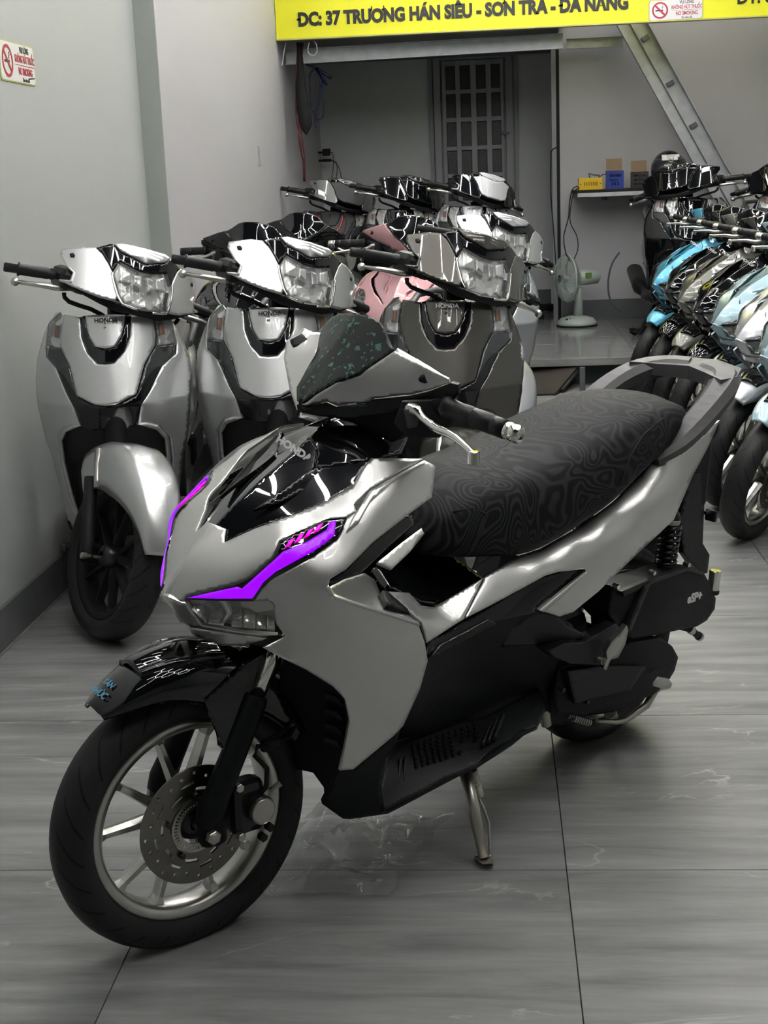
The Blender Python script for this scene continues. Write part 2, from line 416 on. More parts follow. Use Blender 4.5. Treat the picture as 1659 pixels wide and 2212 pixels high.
def text_mesh(body, size, mname, depth=.0006, sx=1., offset=0., align='CENTER', shear=0., space=1.):
    """lettering; the Vietnamese D-bar and horned vowels are built from plain letters plus their strokes"""
    sub = {'Đ': 'D', 'Ơ': 'O', 'Ư': 'U', 'ơ': 'o'}
    plain = ''.join(sub.get(c, c) for c in body)
    me = text_mesh0(plain, size, mname, depth, 1., offset, align, shear, space)
    if plain != body:
        def ext(t):
            m2 = text_mesh0(t, size, mname, depth, 1., offset, 'LEFT', shear, space); q = [v.co.x for v in m2.vertices]; return (min(q), max(q)) if q else (0, 0)
        xs = [v.co.x for v in me.vertices]; ys = [v.co.y for v in me.vertices]; left = min(xs); base = ext(plain)[0]
        cm = text_mesh0('H', size, mname, depth, 1., offset, align); cy = [v.co.y for v in cm.vertices]; y0_, y1_ = min(cy), max(cy); h = y1_ - y0_
        m = MB()
        for i, ch in enumerate(body):
            if ch in sub:
                a = (ext(plain[:i] + '|')[1] - ext('|')[1] + ext('|')[0]) if i else base
                b = ext(plain[:i + 1])[1]; x0_ = left + a - base; x1_ = left + b - base
                if ch == 'Đ': m.box((x0_ + .06 * h, y0_ + h * .5, 0), (h * .36, h * .13, depth * 2))
                else:
                    p = [(x1_ - .10 * h, y0_ + h * .86), (x1_ + .06 * h, y0_ + h * .92), (x1_ + .07 * h, y0_ + h * 1.14)]
                    m.tube([Vector((x, y, 0)) for x, y in p], .06 * h, 6)
        m2 = m.mesh('t', mname); bm = bmesh.new(); bm.from_mesh(me); bm.from_mesh(m2); bm.to_mesh(me); bm.free()
    for v in me.vertices: v.co.x *= sx
    return me
def frame(o, xd, yd):
    xd = Vector(xd).normalized(); yd = (Vector(yd) - xd * Vector(yd).dot(xd)).normalized(); z = xd.cross(yd)
    return Matrix.Translation(Vector(o)) @ Matrix((xd, yd, z)).transposed().to_4x4()
# ================================================================== wheels
def tyre_mesh(cx, R, hw, n=72):
    b = R - .064
    prof = [(b, -.6 * hw, -1.), (b + .012, -.88 * hw, -.95), (b + .032, -hw, -.8), (R - .016, -.86 * hw, -.6), (R - .004, -.45 * hw, -.3), (R, 0, 0)]
    prof = prof + [(r, -y, -v) for r, y, v in reversed(prof[:-1])]
    m = len(prof); vs = []; fs = []; uv = []
    for k in range(n):
        a = 2 * pi * k / n
        for r, y, v in prof: vs.append((cx + r * cos(a), y, R + r * sin(a)))
    for k in range(n):
        for j in range(m - 1):
            k2 = (k + 1) % n; fs.append((k * m + j, k2 * m + j, k2 * m + j + 1, k * m + j + 1))
            uv += [(k / n, prof[j][2]), ((k + 1) / n, prof[j][2]), ((k + 1) / n, prof[j + 1][2]), (k / n, prof[j + 1][2])]
    me = new_mesh('tyre', vs, fs, 'tyre'); l = me.uv_layers.new(name='UVMap')
    l.data.foreach_set('uv', [c for p in uv for c in p]); return me
def holed_plate(outer, holes, y, th, cx, cz, name, mname):
    P = []; loops = []
    for L in [outer] + holes:
        loops.append(list(range(len(P), len(P) + len(L)))); P += [Vector(p) for p in L]
    vv, ee, ff, *_ = delaunay_2d_cdt(P, [], loops, 1, 1e-6)
    fs = []
    for f in ff:
        c = sum((vv[i] for i in f), Vector((0, 0))) / 3
        if not any(inside(c.x, c.y, h) for h in holes): fs.append(tuple(f))
    vs = [Vector((cx + p.x, y, cz + p.y)) for p in vv]
    a, b, c = [vs[i] for i in fs[0]]
    if (b - a).cross(c - a).y < 0: fs = [tuple(reversed(f)) for f in fs]
    V, F, fl = thick(vs, fs, th); return new_mesh(name, V, F, mname, False)
def circ(r, n, ox=0, oy=0, ph=0): return [(ox + r * cos(2 * pi * k / n + ph), oy + r * sin(2 * pi * k / n + ph)) for k in range(n)]
def add_wheel(kit, cx, R, hw, steer, spoke='alloy', rim='alloy', disc=False, nsp=5, tyre=None):
    kit.add('tyre', tyre_mesh(cx, R, hw), steer, None, 'tyre')
    c = Vector((cx, 0, R)); Y = Vector((0, 1, 0)); b = R - .064
    m = MB(); w = hw * .68
    m.lathe([(b - .014, 0), (b - .012, w * .55), (b - .003, w * .75), (b + .003, w * .85), (b + .004, w), (b - .004, w * 1.02), (b - .016, w * .9), (b - .02, w * .5), (b - .022, 0),
             (b - .02, -w * .5), (b - .016, -w * .9), (b - .004, -w * 1.02), (b + .004, -w), (b + .003, -w * .85), (b - .003, -w * .75), (b - .012, -w * .55), (b - .014, 0)], c, Y, 72)
    r = put(kit, 'rim', m, rim, steer, key='rim')
    for k in range(nsp):
        for s in (-1, 1):
            a0 = 2 * pi * k / nsp + .35 + s * .10; a1 = 2 * pi * k / nsp + .35 + s * .30
            p = Vector((cos(a0) * .034, s * .004, sin(a0) * .034)) + c; q = Vector((cos(a1) * (b - .016), s * .004, sin(a1) * (b - .016))) + c
            t = (q - p).normalized(); side = Y.cross(t)
            sp = MB(); L = (q - p).length
            vs = []
            for f, ww, hh in ((0, .014, .016), (.5, .0085, .014), (.88, .007, .013), (1, .014, .018)):
                o = p + t * L * f
                vs += [o + side * ww * .6 + Y * hh, o + side * ww + Y * 0, o + side * ww * .6 - Y * hh, o - side * ww * .6 - Y * hh, o - side * ww, o - side * ww * .6 + Y * hh]
            fs = [(i * 6 + j, i * 6 + (j + 1) % 6, i * 6 + 6 + (j + 1) % 6, i * 6 + 6 + j) for i in range(3) for j in range(6)]
            sp.add(vs, fs, False); put(kit, 'spoke', sp, spoke, steer, par=r, key='spoke')
    m = MB(); m.lathe([(.012, -.05), (.03, -.045), (.034, -.03), (.04, -.02), (.04, .02), (.034, .03), (.03, .045), (.012, .05)], c, Y, 28)
    put(kit, 'hub', m, 'darkalloy', steer, key='hub')
    m = MB(); a = 3.6; d = Vector((cos(a), 0, sin(a))); m.tube([c + d * (b - .02), c + d * (b - .04) , c + d * (b - .055) + Y * .008], [.0055, .004, .0045], 8)
    put(kit, 'valve_stem', m, 'rubber', steer)
    if disc:
        holes = []
        for k in range(24):
            a = 2 * pi * k / 24; rr = (.1, .091, .0955)[k % 3]
            holes.append(circ(.0034, 8, rr * cos(a), rr * sin(a)))
        for k in range(8):   # slots
            a = 2 * pi * k / 8 + .2; L = []
            for t in np.linspace(-.2, .2, 6): L.append((.071 * cos(a + t), .071 * sin(a + t)))
            for t in np.linspace(.2, -.2, 6): L.append((.0645 * cos(a + t), .0645 * sin(a + t)))
            holes.append(L)
        for k in range(8):
            a = 2 * pi * k / 8 + .6; L = []
            for t in np.linspace(-.16, .16, 5): L.append((.084 * cos(a + t), .084 * sin(a + t)))
            for t in np.linspace(.16, -.16, 5): L.append((.079 * cos(a + t), .079 * sin(a + t)))
            holes.append(L)
        d = holed_plate(circ(.11, 72), holes + [circ(.052, 40)], .052, .004, cx, R, 'brake_disc', 'discmetal')
        i = kit.add('brake_disc', d, steer, None, 'disc')
        hol = [[(.0395 * cos(2 * pi * k / 44 + t), .0395 * sin(2 * pi * k / 44 + t)) for t in (-.035, .035)] + [(.046 * cos(2 * pi * k / 44 + t), .046 * sin(2 * pi * k / 44 + t)) for t in (.035, -.035)] for k in range(44)]
        put(kit, 'sensor_ring', holed_plate(circ(.051, 60), hol + [circ(.034, 30)], .055, .002, cx, R, 'sensor_ring', 'satin'), 'satin', steer, par=i, key='disc')
        for k in range(5):
            a = 2 * pi * k / 5 + .3; o = c + Vector((cos(a) * .059, .053, sin(a) * .059))
            m = MB(); m.cyl(o, o + Y * .008, .0055, 6); put(kit, 'disc_bolt', m, 'darkalloy', steer, par=i)
# ================================================================== the sport scooter (traced on the one in front)
HD, LEAN, STEER = -131., 6., -9.
_u = pose(0, 0, HD, LEAN).to_3x3() @ Vector((0, 0, .25))
_f = steer_m(STEER) @ Vector((0, 0, .25)); _o = pose(0, 0, HD, LEAN).to_3x3() @ _f
HB = pose(-.575 - _o.x, 2.27 - _o.y, HD, LEAN, .25 - _o.z - .012)
HS = HB @ steer_m(STEER)
K = Kit()
add_wheel(K, 0, .25, .046, True, disc=True)
add_wheel(K, -1.235, .25, .054, False, spoke='darkalloy')
S_ = 'silver_hero'
def P(name, m, pts, **kw): return panel(K, name, m, HB, pts, **kw)
def PS(name, m, pts, **kw): return panel(K, name, m, HS, pts, steer=True, **kw)
COW_ = [(357, 1280, 0), (363, 1304, 0), (401, 1294, .035), (403, 1287, .037), (513, 1259, .105), (534, 1251, .112), (589, 1204, .14), (604, 1169, .146), (705, 1124, .168), (745, 1120, .178), (770, 1105, .182),
   (764, 1090, .18), (798, 1057, .18), (849, 1027, .172), (899, 1000, .162), (916, 991, .156), (802, 989, .125), (777, 1019, .13), (764, 1048, .132), (709, 1082, .12), (659, 1103, .105), (553, 1141, .062), (484, 1172, .034), (488, 1143, .028), (462, 1132, 0), (412, 1187, 0), (380, 1235, 0)]
SIDE_ = [(563, 1273, .128), (587, 1250, .142), (680, 1200, .172), (728, 1165, .184), (748, 1120, .187), (772, 1105, .187), (798, 1060, .184), (849, 1030, .177), (899, 1003, .167), (916, 994, .163), (941, 1006, .18), (933, 1074, .2), (882, 1112, .213), (806, 1171, .222), (747, 1230, .224), (713, 1251, .222), (709, 1268, .222), (722, 1289, .225), (903, 1346, .235), (918, 1390, .235), (924, 1428, .235), (907, 1489, .232), (871, 1568, .222), (850, 1590, .216), (763, 1662, .2), (734, 1664, .194), (745, 1615, .198), (755, 1557, .2), (745, 1510, .198), (719, 1483, .194), (660, 1446, .18), (600, 1417, .16), (568, 1399, .148), (616, 1375, .15), (597, 1348, .138), (591, 1306, .128), (578, 1297, .124), (548, 1298, .118)]
IN1, IN2 = [(470, 1215, .055), (560, 1175, .09), (440, 1250, .04), (640, 1130, .12)], [(640, 1300, .175), (660, 1260, .195), (700, 1360, .205), (760, 1450, .222), (830, 1060, .182), (830, 1130, .21), (860, 1075, .205)]
GSK = tps(COW_ + SIDE_ + IN1 + IN2, .9)
# --- nose
cow = P('front_cowl', S_, COW_,
   half=True, key='paint', g=GSK)
P('hood_panel', 'gloss', [(462, 1133, 0), (488, 1144, .027), (485, 1171, .033), (553, 1140, .061), (659, 1102, .104), (709, 1081, .119), (764, 1047, .131), (777, 1018, .129), (802, 990, .124), (678, 1008, .05), (684, 968, .025), (665, 942, 0), (635, 972, 0), (560, 1035, 0), (505, 1088, 0)],
   half=True, key='hood', push=-.003, inner=[(600, 1068, .05), (540, 1111, .04)], lam=1.5, step=5)
P('hood_ridge', 'gloss', [(548, 1104, .045), (676, 1012, .052), (690, 1013, .056), (800, 994, .118), (700, 1042, .075), (600, 1090, .062)], key='hood', th=.006, push=.004, par=None)
P('headset_cover', 'gloss', [(665, 942, 0), (684, 968, .028), (678, 1008, .052), (802, 989, .12), (870, 975, .115), (890, 930, .08), (860, 885, .05), (760, 880, 0), (700, 905, 0)], half=True, key='hood', push=-.006, inner=[(760, 950, .07)])
# --- running light and its segments
P('lamp_housing', 'gloss', [(400, 1296, .034), (404, 1286, .037), (513, 1258, .105), (534, 1250, .112), (589, 1203, .14), (604, 1168, .146), (705, 1123, .168), (748, 1119, .179), (741, 1141, .182), (727, 1164, .18), (680, 1198, .17), (588, 1248, .142), (566, 1270, .128), (548, 1298, .118), (470, 1298, .08)], push=.002, th=.012, g=GSK)
li = P('running_light', 'purple', [(405, 1292, .036), (513, 1267, .105), (523, 1271, .107), (540, 1256, .113), (594, 1210, .14), (612, 1193, .146), (659, 1175, .158), (706, 1147, .169), (712, 1130, .171), (726, 1127, .176), (722, 1158, .178), (680, 1190, .169), (596, 1235, .143), (570, 1256, .128), (545, 1291, .117), (470, 1293, .08)], push=.004, th=.003, key='lit', g=GSK)
for k in range(4):
    x = 620 + k * 20.5; y = 1177 - k * 10.5
    P('turn_segment', 'pink', [(x - 5, y + 9, .151 + k * .0045), (x + 6, y - 8, .153 + k * .0045), (x + 17, y - 13, .154 + k * .0045), (x + 7, y + 3, .152 + k * .0045)], push=.004, th=.003, key='turn', g=GSK)
# --- headlight
P('reflector_glint', 'reflector_glint', [(406, 1303, .03), (590, 1301, .118), (598, 1350, .12), (560, 1360, .1), (528, 1360, .085), (436, 1346, .03)], push=-.022, th=.006, inner=[(500, 1330, .055)], rnd=0)
P('headlight_lens', 'lens', [(403, 1300, .034), (591, 1298, .126), (599, 1352, .13), (560, 1364, .11), (528, 1362, .09), (435, 1347, .032)], push=.001, th=.003, key='lens')
for u0, u1, b0, b1 in ((410, 448, .034, .056), (450, 484, .058, .075), (500, 524, .082, .096), (526, 552, .098, .109), (554, 574, .110, .118), (576, 594, .119, .124)):
    lo0, lo1 = 1302 + (u0 - 404) * 1.35 if u0 < 436 else 1346 + (u0 - 436) * .12, 1302 + (u1 - 404) * 1.35 if u1 < 436 else 1346 + (u1 - 436) * .12
    P('reflector_cell', 'reflector_glint', [(u0, 1304, max(.006, b0 - .045)), (u1, 1304, max(.01, b1 - .045)), (u1, lo1 - 3, b1 - .006), (u0, max(1308, lo0 - 3), b0 - .006)], push=0, th=.003, lam=.001)
P('headlight_divider', 'silver', [(470, 1300, .07), (486, 1300, .078), (500, 1330, .08), (480, 1356, .06), (474, 1354, .058), (488, 1330, .075)], push=-.004, th=.01, key='satin_bit')
P('beak_rim', S_, [(357, 1284, 0), (391, 1299, .03), (404, 1302, .035), (437, 1348, .034), (530, 1364, .09), (600, 1370, .14), (560, 1376, .11), (436, 1356, .03), (412, 1352, .012), (386, 1335, 0)], half=True, key='paint', push=.002, th=.006)
P('chin_lip', S_, [(412, 1353, 0), (440, 1357, .03), (530, 1371, .085), (577, 1377, .12), (555, 1389, .11), (482, 1393, .05), (430, 1374, .0)], half=True, key='paint', push=.003, th=.008)
P('chin_underside', 'plastic', [(386, 1336, 0), (436, 1356, .028), (600, 1370, .135), (612, 1378, .15), (570, 1400, .14), (480, 1394, .05), (420, 1372, 0)], half=True, push=-.012, th=.01)
# --- side cowl
side = P('side_cowl', S_, SIDE_,
   key='paint', th=.006, g=GSK)
P('cowl_crease', S_, [(770, 1107, .187), (800, 1064, .184), (900, 1008, .168), (918, 1000, .166), (860, 1030, .184), (800, 1085, .192), (775, 1130, .192), (748, 1150, .19), (760, 1122, .19)], key='paint', push=.004, th=.004, g=GSK)
P('vent_recess', 'gloss', [(713, 1252, .215), (747, 1231, .218), (806, 1172, .217), (882, 1113, .208), (900, 1110, .18), (905, 1130, .14), (850, 1180, .13), (808, 1222, .12), (790, 1238, .12), (712, 1266, .2)], push=-.012, key='hood', g=GSK)
# --- pocket behind the leg shield, tunnel and its lid
P('inner_pocket', S_, [(714, 1266, .215), (745, 1250, .17), (790, 1236, .12), (812, 1250, .11), (822, 1275, .12), (826, 1300, .17), (880, 1322, .2), (905, 1342, .225), (905, 1346, .232), (724, 1290, .222)], key='paint', push=-.003)
P('pocket_wedge', 'matte', [(824, 1278, .15), (836, 1280, .15), (878, 1317, .19), (884, 1328, .2), (833, 1310, .19)], push=.003, th=.02)
P('shield_rim', S_, [(709, 1262, .222), (722, 1286, .226), (760, 1299, .229), (903, 1343, .236), (905, 1351, .237), (722, 1294, .227), (703, 1270, .222)], key='paint', push=.003, th=.01, g=GSK)
P('tunnel_cover', 'gloss', [(806, 1226, .05), (850, 1200, .0), (905, 1145, 0), (935, 1170, .0), (990, 1205, .0), (1044, 1247, .13), (1000, 1276, .135), (947, 1307, .138), (936, 1314, .138), (907, 1310, .136), (835, 1277, .13)], half=False, key='hood', push=-.002, th=.01, inner=[(880, 1240, .08), (960, 1260, .09)], mir=False)
P('tunnel_cover', 'gloss', [(905, 1145, 0), (935, 1170, .0), (990, 1205, .0), (1044, 1247, .13), (990, 1280, .137), (880, 1240, .07)], half=False, key='hood', push=-.01, th=.01)
P('fuel_lid', 'gloss', [(808, 1230, .06), (880, 1255, .05), (985, 1290, .1), (944, 1303, .132), (934, 1310, .134), (908, 1306, .132), (838, 1274, .128)], key='hood', push=.006, th=.012, mir=False)
P('inner_shield', S_, [(913, 1140, .06), (918, 1150, .07), (878, 1200, .1), (838, 1238, .12), (806, 1224, .11), (860, 1180, .08)], key='paint', push=.012, lam=2.)
RAIL1_ = [(826, 1279, .15), (835, 1280, .14), (880, 1283, .13), (907, 1311, .137), (936, 1315, .14), (947, 1308, .14), (1043, 1250, .15), (1000, 1339, .184), (918, 1389, .19), (907, 1346, .2), (886, 1330, .19)]
RAIL2_ = [(1046, 1248, .15), (1121, 1203, .135), (1166, 1189, .128), (1257, 1137, .128), (1325, 1085, .122), (1383, 1030, .116), (1415, 990, .112), (1460, 985, .148), (1519, 935, .125), (1551, 908, .1), (1528, 962, .112), (1496, 1021, .125), (1452, 1122, .15), (1398, 1172, .165), (1344, 1223, .177), (1289, 1277, .187), (1235, 1321, .192), (1206, 1331, .193), (1161, 1317, .193), (1262, 1234, .187), (1260, 1228, .187), (1203, 1236, .187), (1174, 1245, .187), (1083, 1295, .187), (1002, 1338, .184)]
GRL = tps(RAIL1_ + RAIL2_ + [(1300, 1150, .19), (1310, 1170, .193), (1400, 1075, .18), (1405, 1095, .182), (1440, 1035, .165), (1230, 1192, .186), (1160, 1225, .18)], .25)
# --- long body rail
P('side_rail', S_, RAIL1_, key='paint', push=.004, g=GRL)
P('side_rail', S_, RAIL2_, key='paint', push=.004, th=.006, g=GRL)
P('side_slot', 'gloss_dim', [(1161, 1317, .19), (1262, 1234, .184), (1258, 1229, .183), (1203, 1237, .183), (1174, 1246, .18), (1083, 1297, .18), (1000, 1342, .178), (930, 1384, .18), (926, 1418, .178), (1060, 1345, .175), (1160, 1325, .178)], push=-.006, th=.01, g=GRL)
P('slot_edge', 'alloy', [(1162, 1318, .196), (1263, 1234, .191), (1266, 1237, .191), (1170, 1321, .196)], push=.006, th=.004, g=GRL)
P('trim_bar', 'gloss_dim', [(929, 1420, .182), (948, 1394, .19), (1056, 1336, .19), (1070, 1347, .188), (940, 1417, .184)], push=.002, th=.012, g=GRL)
P('under_cowl', 'matte', [(920, 1391, .17), (1000, 1344, .168), (1088, 1297, .168), (1161, 1319, .175), (1206, 1333, .18), (1240, 1352, .178), (1252, 1385, .17), (1212, 1440, .16), (1205, 1500, .15), (1190, 1545, .14), (1164, 1490, .12), (1045, 1550, .11), (1000, 1560, .11), (860, 1606, .12), (871, 1568, .2), (907, 1489, .21), (924, 1428, .21)], push=-.006, th=.008, inner=[(1000, 1460, .125), (1100, 1420, .14)])
# --- footboard
P('footboard', 'plastic', [(850, 1606, .125), (962, 1568, .115), (998, 1557, .112), (1045, 1547, .112), (1164, 1485, .12), (1180, 1530, .17), (1164, 1565, .2), (1135, 1577, .205), (1110, 1597, .21), (1030, 1650, .215), (962, 1680, .215), (831, 1750, .21), (822, 1700, .19), (836, 1640, .16)], push=-.002, th=.012)
for (a, b, c_, d_) in (((852, 1650), (846, 1700), (852, 1700), (858, 1650)), ((862, 1640), (856, 1695), (862, 1694), (868, 1638)), ((873, 1635), (868, 1690), (874, 1687), (879, 1633)),
                       ((1060, 1560), (1040, 1610), (1046, 1607), (1066, 1557)), ((1072, 1553), (1052, 1604), (1058, 1601), (1078, 1550)), ((1084, 1547), (1066, 1596), (1072, 1592), (1090, 1544))):
    P('floor_rib', 'plastic', [(*a, .16), (*b, .19), (*c_, .192), (*d_, .162)], push=.004, th=.008)
P('floor_slot', 'rubber', [(986, 1604, .15), (996, 1601, .15), (1028, 1612, .17), (1031, 1617, .172), (1022, 1619, .17), (990, 1611, .155)], push=.0035, th=.004)
P('floor_slot', 'rubber', [(879, 1643, .15), (888, 1640, .15), (908, 1649, .165), (911, 1655, .17), (900, 1657, .17), (882, 1649, .155)], push=.0035, th=.004)
P('floor_bolt', 'satin', [(884, 1647, .155), (892, 1645, .155), (896, 1650, .16), (888, 1653, .16)], push=.006, th=.006)
g = MB()
for i in range(11):       # small raised studs of the foot mat
    for j in range(6):
        uu = 893 + i * 13.2 + j * 1.5; vv_ = 1611 - i * 4.6 + j * 9.2
        if 980 < uu < 1034 and 1596 < vv_ < 1624: continue
        p = loc_on(HB, 'y', .145 + j * .007, uu, vv_); g.box(p, (.007, .005, .006))
put(K, 'mat_stud', g, 'plastic', mir=True)
P('floor_skirt', 'matte', [(836, 1640, .19), (822, 1700, .205), (831, 1752, .215), (962, 1681, .22), (1030, 1652, .22), (1110, 1600, .215), (1137, 1580, .21), (1160, 1572, .2), (1108, 1606, .205), (1030, 1662, .21), (985, 1682, .21), (840, 1759, .205), (757, 1771, .18), (741, 1770, .17), (696, 1738, .15), (716, 1700, .17), (733, 1660, .19), (763, 1664, .2), (850, 1592, .21), (863, 1584, .2), (858, 1606, .2)], push=-.002, th=.012, inner=[(780, 1700, .19)])
# --- inner fender behind the front wheel
P('inner_fender', 'matte', [(606, 1412, .12), (660, 1444, .15), (719, 1483, .185), (747, 1512, .19), (756, 1557, .19), (746, 1612, .188), (735, 1662, .18), (718, 1702, .165), (697, 1740, .14), (694, 1703, .12), (672, 1672, .1), (625, 1662, .06), (606, 1600, .05), (600, 1500, .07)], push=-.006, th=.01, inner=[(680, 1580, .11)])
for k in range(4):
    y = 1497 + k * 32
    P('air_vent', 'rubber', [(700, y, .155), (728, y + 8, .175), (742, y + 30, .18), (728, y + 22, .175), (700, y + 13, .155)], push=.001, th=.01)
# --- engine block side
m = MB(); m.cbox((-.78, 0, .30), (.55, .2, .22), .03); m.cbox((-1.02, .0, .27), (.3, .16, .12), .03); m.tube([(-.45, 0, .34), (-.2, 0, .55), (-.3, 0, .85)], .045, 12)
put(K, 'frame_block', m, 'rubber')
P('belt_cover', 'matte', [(1206, 1438, .15), (1245, 1425, .155), (1300, 1418, .16), (1362, 1389, .165), (1427, 1377, .165), (1452, 1396, .165), (1465, 1420, .165), (1457, 1449, .165), (1438, 1481, .165), (1409, 1502, .165), (1347, 1524, .165), (1253, 1545, .16), (1203, 1545, .155), (1196, 1500, .152)], push=0, th=.07, inner=[(1400, 1440, .178), (1260, 1480, .17)])
P('belt_cover_plate', 'plastic', [(1225, 1450, .172), (1290, 1440, .178), (1395, 1440, .185), (1360, 1490, .182), (1240, 1520, .172)], push=.002, th=.01)
P('air_box', 'matte', [(1318, 1265, .15), (1336, 1274, .155), (1398, 1248, .155), (1481, 1221, .15), (1514, 1232, .148), (1528, 1256, .148), (1543, 1292, .146), (1541, 1314, .146), (1524, 1339, .148), (1503, 1352, .15), (1362, 1380, .158), (1344, 1366, .158), (1309, 1324, .155)], push=.004, th=.08, inner=[(1440, 1300, .17)])
P('air_box_seam', 'plastic', [(1336, 1276, .16), (1398, 1250, .16), (1481, 1223, .155), (1514, 1234, .152), (1512, 1241, .153), (1478, 1232, .157), (1400, 1260, .162), (1342, 1287, .162)], push=.008, th=.012)
P('air_box_rib', 'plastic', [(1388, 1262, .165), (1402, 1257, .165), (1360, 1360, .168), (1346, 1364, .168)], push=.006, th=.01)
for u, v in ((1332, 1267), (1410, 1237), (1485, 1219)):
    m = MB(); p = loc_on(HB, 'y', .165, u, v); m.cyl(p - Vector((0, .01, 0)), p + Vector((0, .006, 0)), .006, 6); put(K, 'cover_bolt', m, 'chrome')
for u, v in ((1215, 1490), (1268, 1515), (1347, 1470)):
    m = MB(); p = loc_on(HB, 'y', .172, u, v); m.cyl(p - Vector((0, .01, 0)), p + Vector((0, .005, 0)), .006, 6); put(K, 'cover_bolt', m, 'darkalloy')
P('crank_case', 'plastic', [(1172, 1560, .1), (1205, 1540, .13), (1260, 1543, .13), (1330, 1528, .13), (1362, 1524, .13), (1352, 1537, .12), (1330, 1545, .12), (1250, 1558, .11), (1240, 1572, .1), (1180, 1577, .1)], push=-.01, th=.05)
P('step_bracket', 'plastic', [(1181, 1406, .18), (1217, 1389, .18), (1262, 1386, .18), (1272, 1378, .18), (1329, 1346, .18), (1336, 1354, .18), (1307, 1415, .185), (1291, 1436, .185), (1231, 1433, .175), (1196, 1420, .175)], push=.002, th=.03)
P('frame_cover', 'plastic', [(1161, 1320, .17), (1206, 1333, .175), (1226, 1352, .175), (1268, 1374, .175), (1262, 1386, .17), (1217, 1390, .165), (1085, 1400, .14), (1100, 1360, .15)], push=-.002, th=.01)
P('passenger_step', 'alloy', [(1353, 1350, .22), (1356, 1361, .222), (1350, 1390, .222), (1334, 1420, .215), (1318, 1424, .21), (1309, 1447, .2), (1302, 1444, .2), (1311, 1420, .205), (1308, 1408, .205), (1320, 1385, .212), (1338, 1368, .218)], push=.002, th=.014)
m = MB(); p = loc_on(HB, 'y', .19, 1297, 1427); m.cyl(p - Vector((0, .012, 0)), p + Vector((0, .008, 0)), .008, 12); put(K, 'step_bolt', m, 'satin', mir=True)
# rear shock, rear mudguard, marker
a, b = loc_on(HB, 'y', .12, 1452, 1118), loc_on(HB, 'y', .12, 1436, 1225)
m = MB(); m.cyl(a, b, .012, 12); m.ball(a, .02, 8); m.ball(b, .018, 8); put(K, 'rear_shock', m, 'darkalloy', mir=True)
m = MB(); m.spring(a + (b - a) * .12, a + (b - a) * .95, .023, .0045, 7); put(K, 'shock_spring', m, 'gloss', mir=True, key='spring')
m = MB(); m.cyl(a + (b - a) * .02, a + (b - a) * .14, .02, 14); put(K, 'spring_collar', m, 'satin', mir=True)
P('rear_mudguard', 'matte', [(1496, 1024, .07), (1512, 1021, .06), (1522, 1051, .055), (1521, 1101, .055), (1518, 1174, .055), (1533, 1199, .06), (1528, 1238, .06), (1519, 1240, .062), (1490, 1215, .07), (1476, 1195, .08), (1466, 1120, .09), (1480, 1062, .085)], push=0, th=.012, key='hood')
m = MB(); m.cbox((-1.5, 0, .62), (.14, .12, .2), .03); put(K, 'tail_block', m, 'rubber')
p = loc_on(HB, 'y', .05, 1536, 1113); m = MB(); m.cbox(p, (.012, .03, .03), .004); m.cyl(p + Vector((0.0, 0, .01)), p + Vector((.03, 0, .012)), .005, 8); put(K, 'plate_clip', m, 'rubber')
a, b = loc_on(HB, 'y', .14, 1546, 1232), loc_on(HB, 'y', .14, 1540, 1274)
m = MB(); m.cyl(a, b, .0145, 20); put(K, 'slider_roller', m, 'chrome')
m = MB(); d = (b - a); m.cyl(b - d * .02, b + d * .2, .016, 16); put(K, 'slider_base', m, 'rubber')
a, b, c_ = [loc_on(HB, 'y', .13, *q) for q in ((1465, 1352), (1488, 1357), (1512, 1376))]
m = MB(); m.tube([a, b, c_], .009, 10); put(K, 'drain_hose', m, 'rubber')
m = MB(); m.tube([b, b + (c_ - b) * .3], .011, 12); m.tube([c_ - (c_ - b) * .15, c_], .011, 12); put(K, 'hose_clamp', m, 'alloy')
# exhaust side
m = MB(); m.lathe([(.02, 0), (.05, .03), (.055, .1), (.055, .36), (.045, .4), (.02, .41)], (-1.02, -.16, .3), (-1, -.05, .22), 20); put(K, 'exhaust_pipe', m, 'plastic')
m = MB(); m.cbox((-1.12, -.22, .34), (.3, .01, .1), .004); put(K, 'heat_shield', m, 'darkalloy')
# --- stands
Pb = lambda u, v, y: loc_on(HB, 'y', y, u, v)
pth = [Pb(1290, 1556, .13), Pb(1330, 1560, .14), Pb(1350, 1556, .145), Pb(1396, 1524, .15), Pb(1412, 1496, .155), Pb(1424, 1480, .16)]
m = MB(); m.tube(pth, [.0055, .006, .008, .009, .009, .008], 12); put(K, 'centre_stand_arm', m, 'satin')
P('centre_stand_pedal', 'alloy', [(1411, 1476, .17), (1424, 1463, .175), (1444, 1466, .172), (1452, 1477, .17), (1448, 1487, .165), (1428, 1492, .165), (1415, 1502, .16), (1409, 1494, .165)], push=0, th=.007, mir=False)
m = MB(); m.spring(Pb(1236, 1549, .13), Pb(1272, 1560, .13), .008, .0022, 8); put(K, 'stand_spring', m, 'alloy')
m = MB(); m.cyl(Pb(1175, 1530, .11), Pb(1180, 1566, .11), .012); put(K, 'stand_pivot', m, 'satin'); m = MB(); m.cyl(Pb(1318, 1540, .1), Pb(1322, 1548, .06), .015); put(K, 'stand_pivot', m, 'satin')
fo = HB.inverted() @ (on('z', .016, 1046, 1852)); tp = Pb(1006, 1668, .17)
m = MB(); m.tube([tp, tp + (fo - tp) * .5, fo], [.0135, .0125, .011], 16); sst = put(K, 'side_stand', m, 'satin')
Fi = HB.inverted()
A_ = [Fi @ on('z', z, u, v) for z in (.014, .001) for u, v in ((1026, 1849), (1048, 1846), (1067, 1857), (1066, 1866), (1043, 1867), (1027, 1856))]
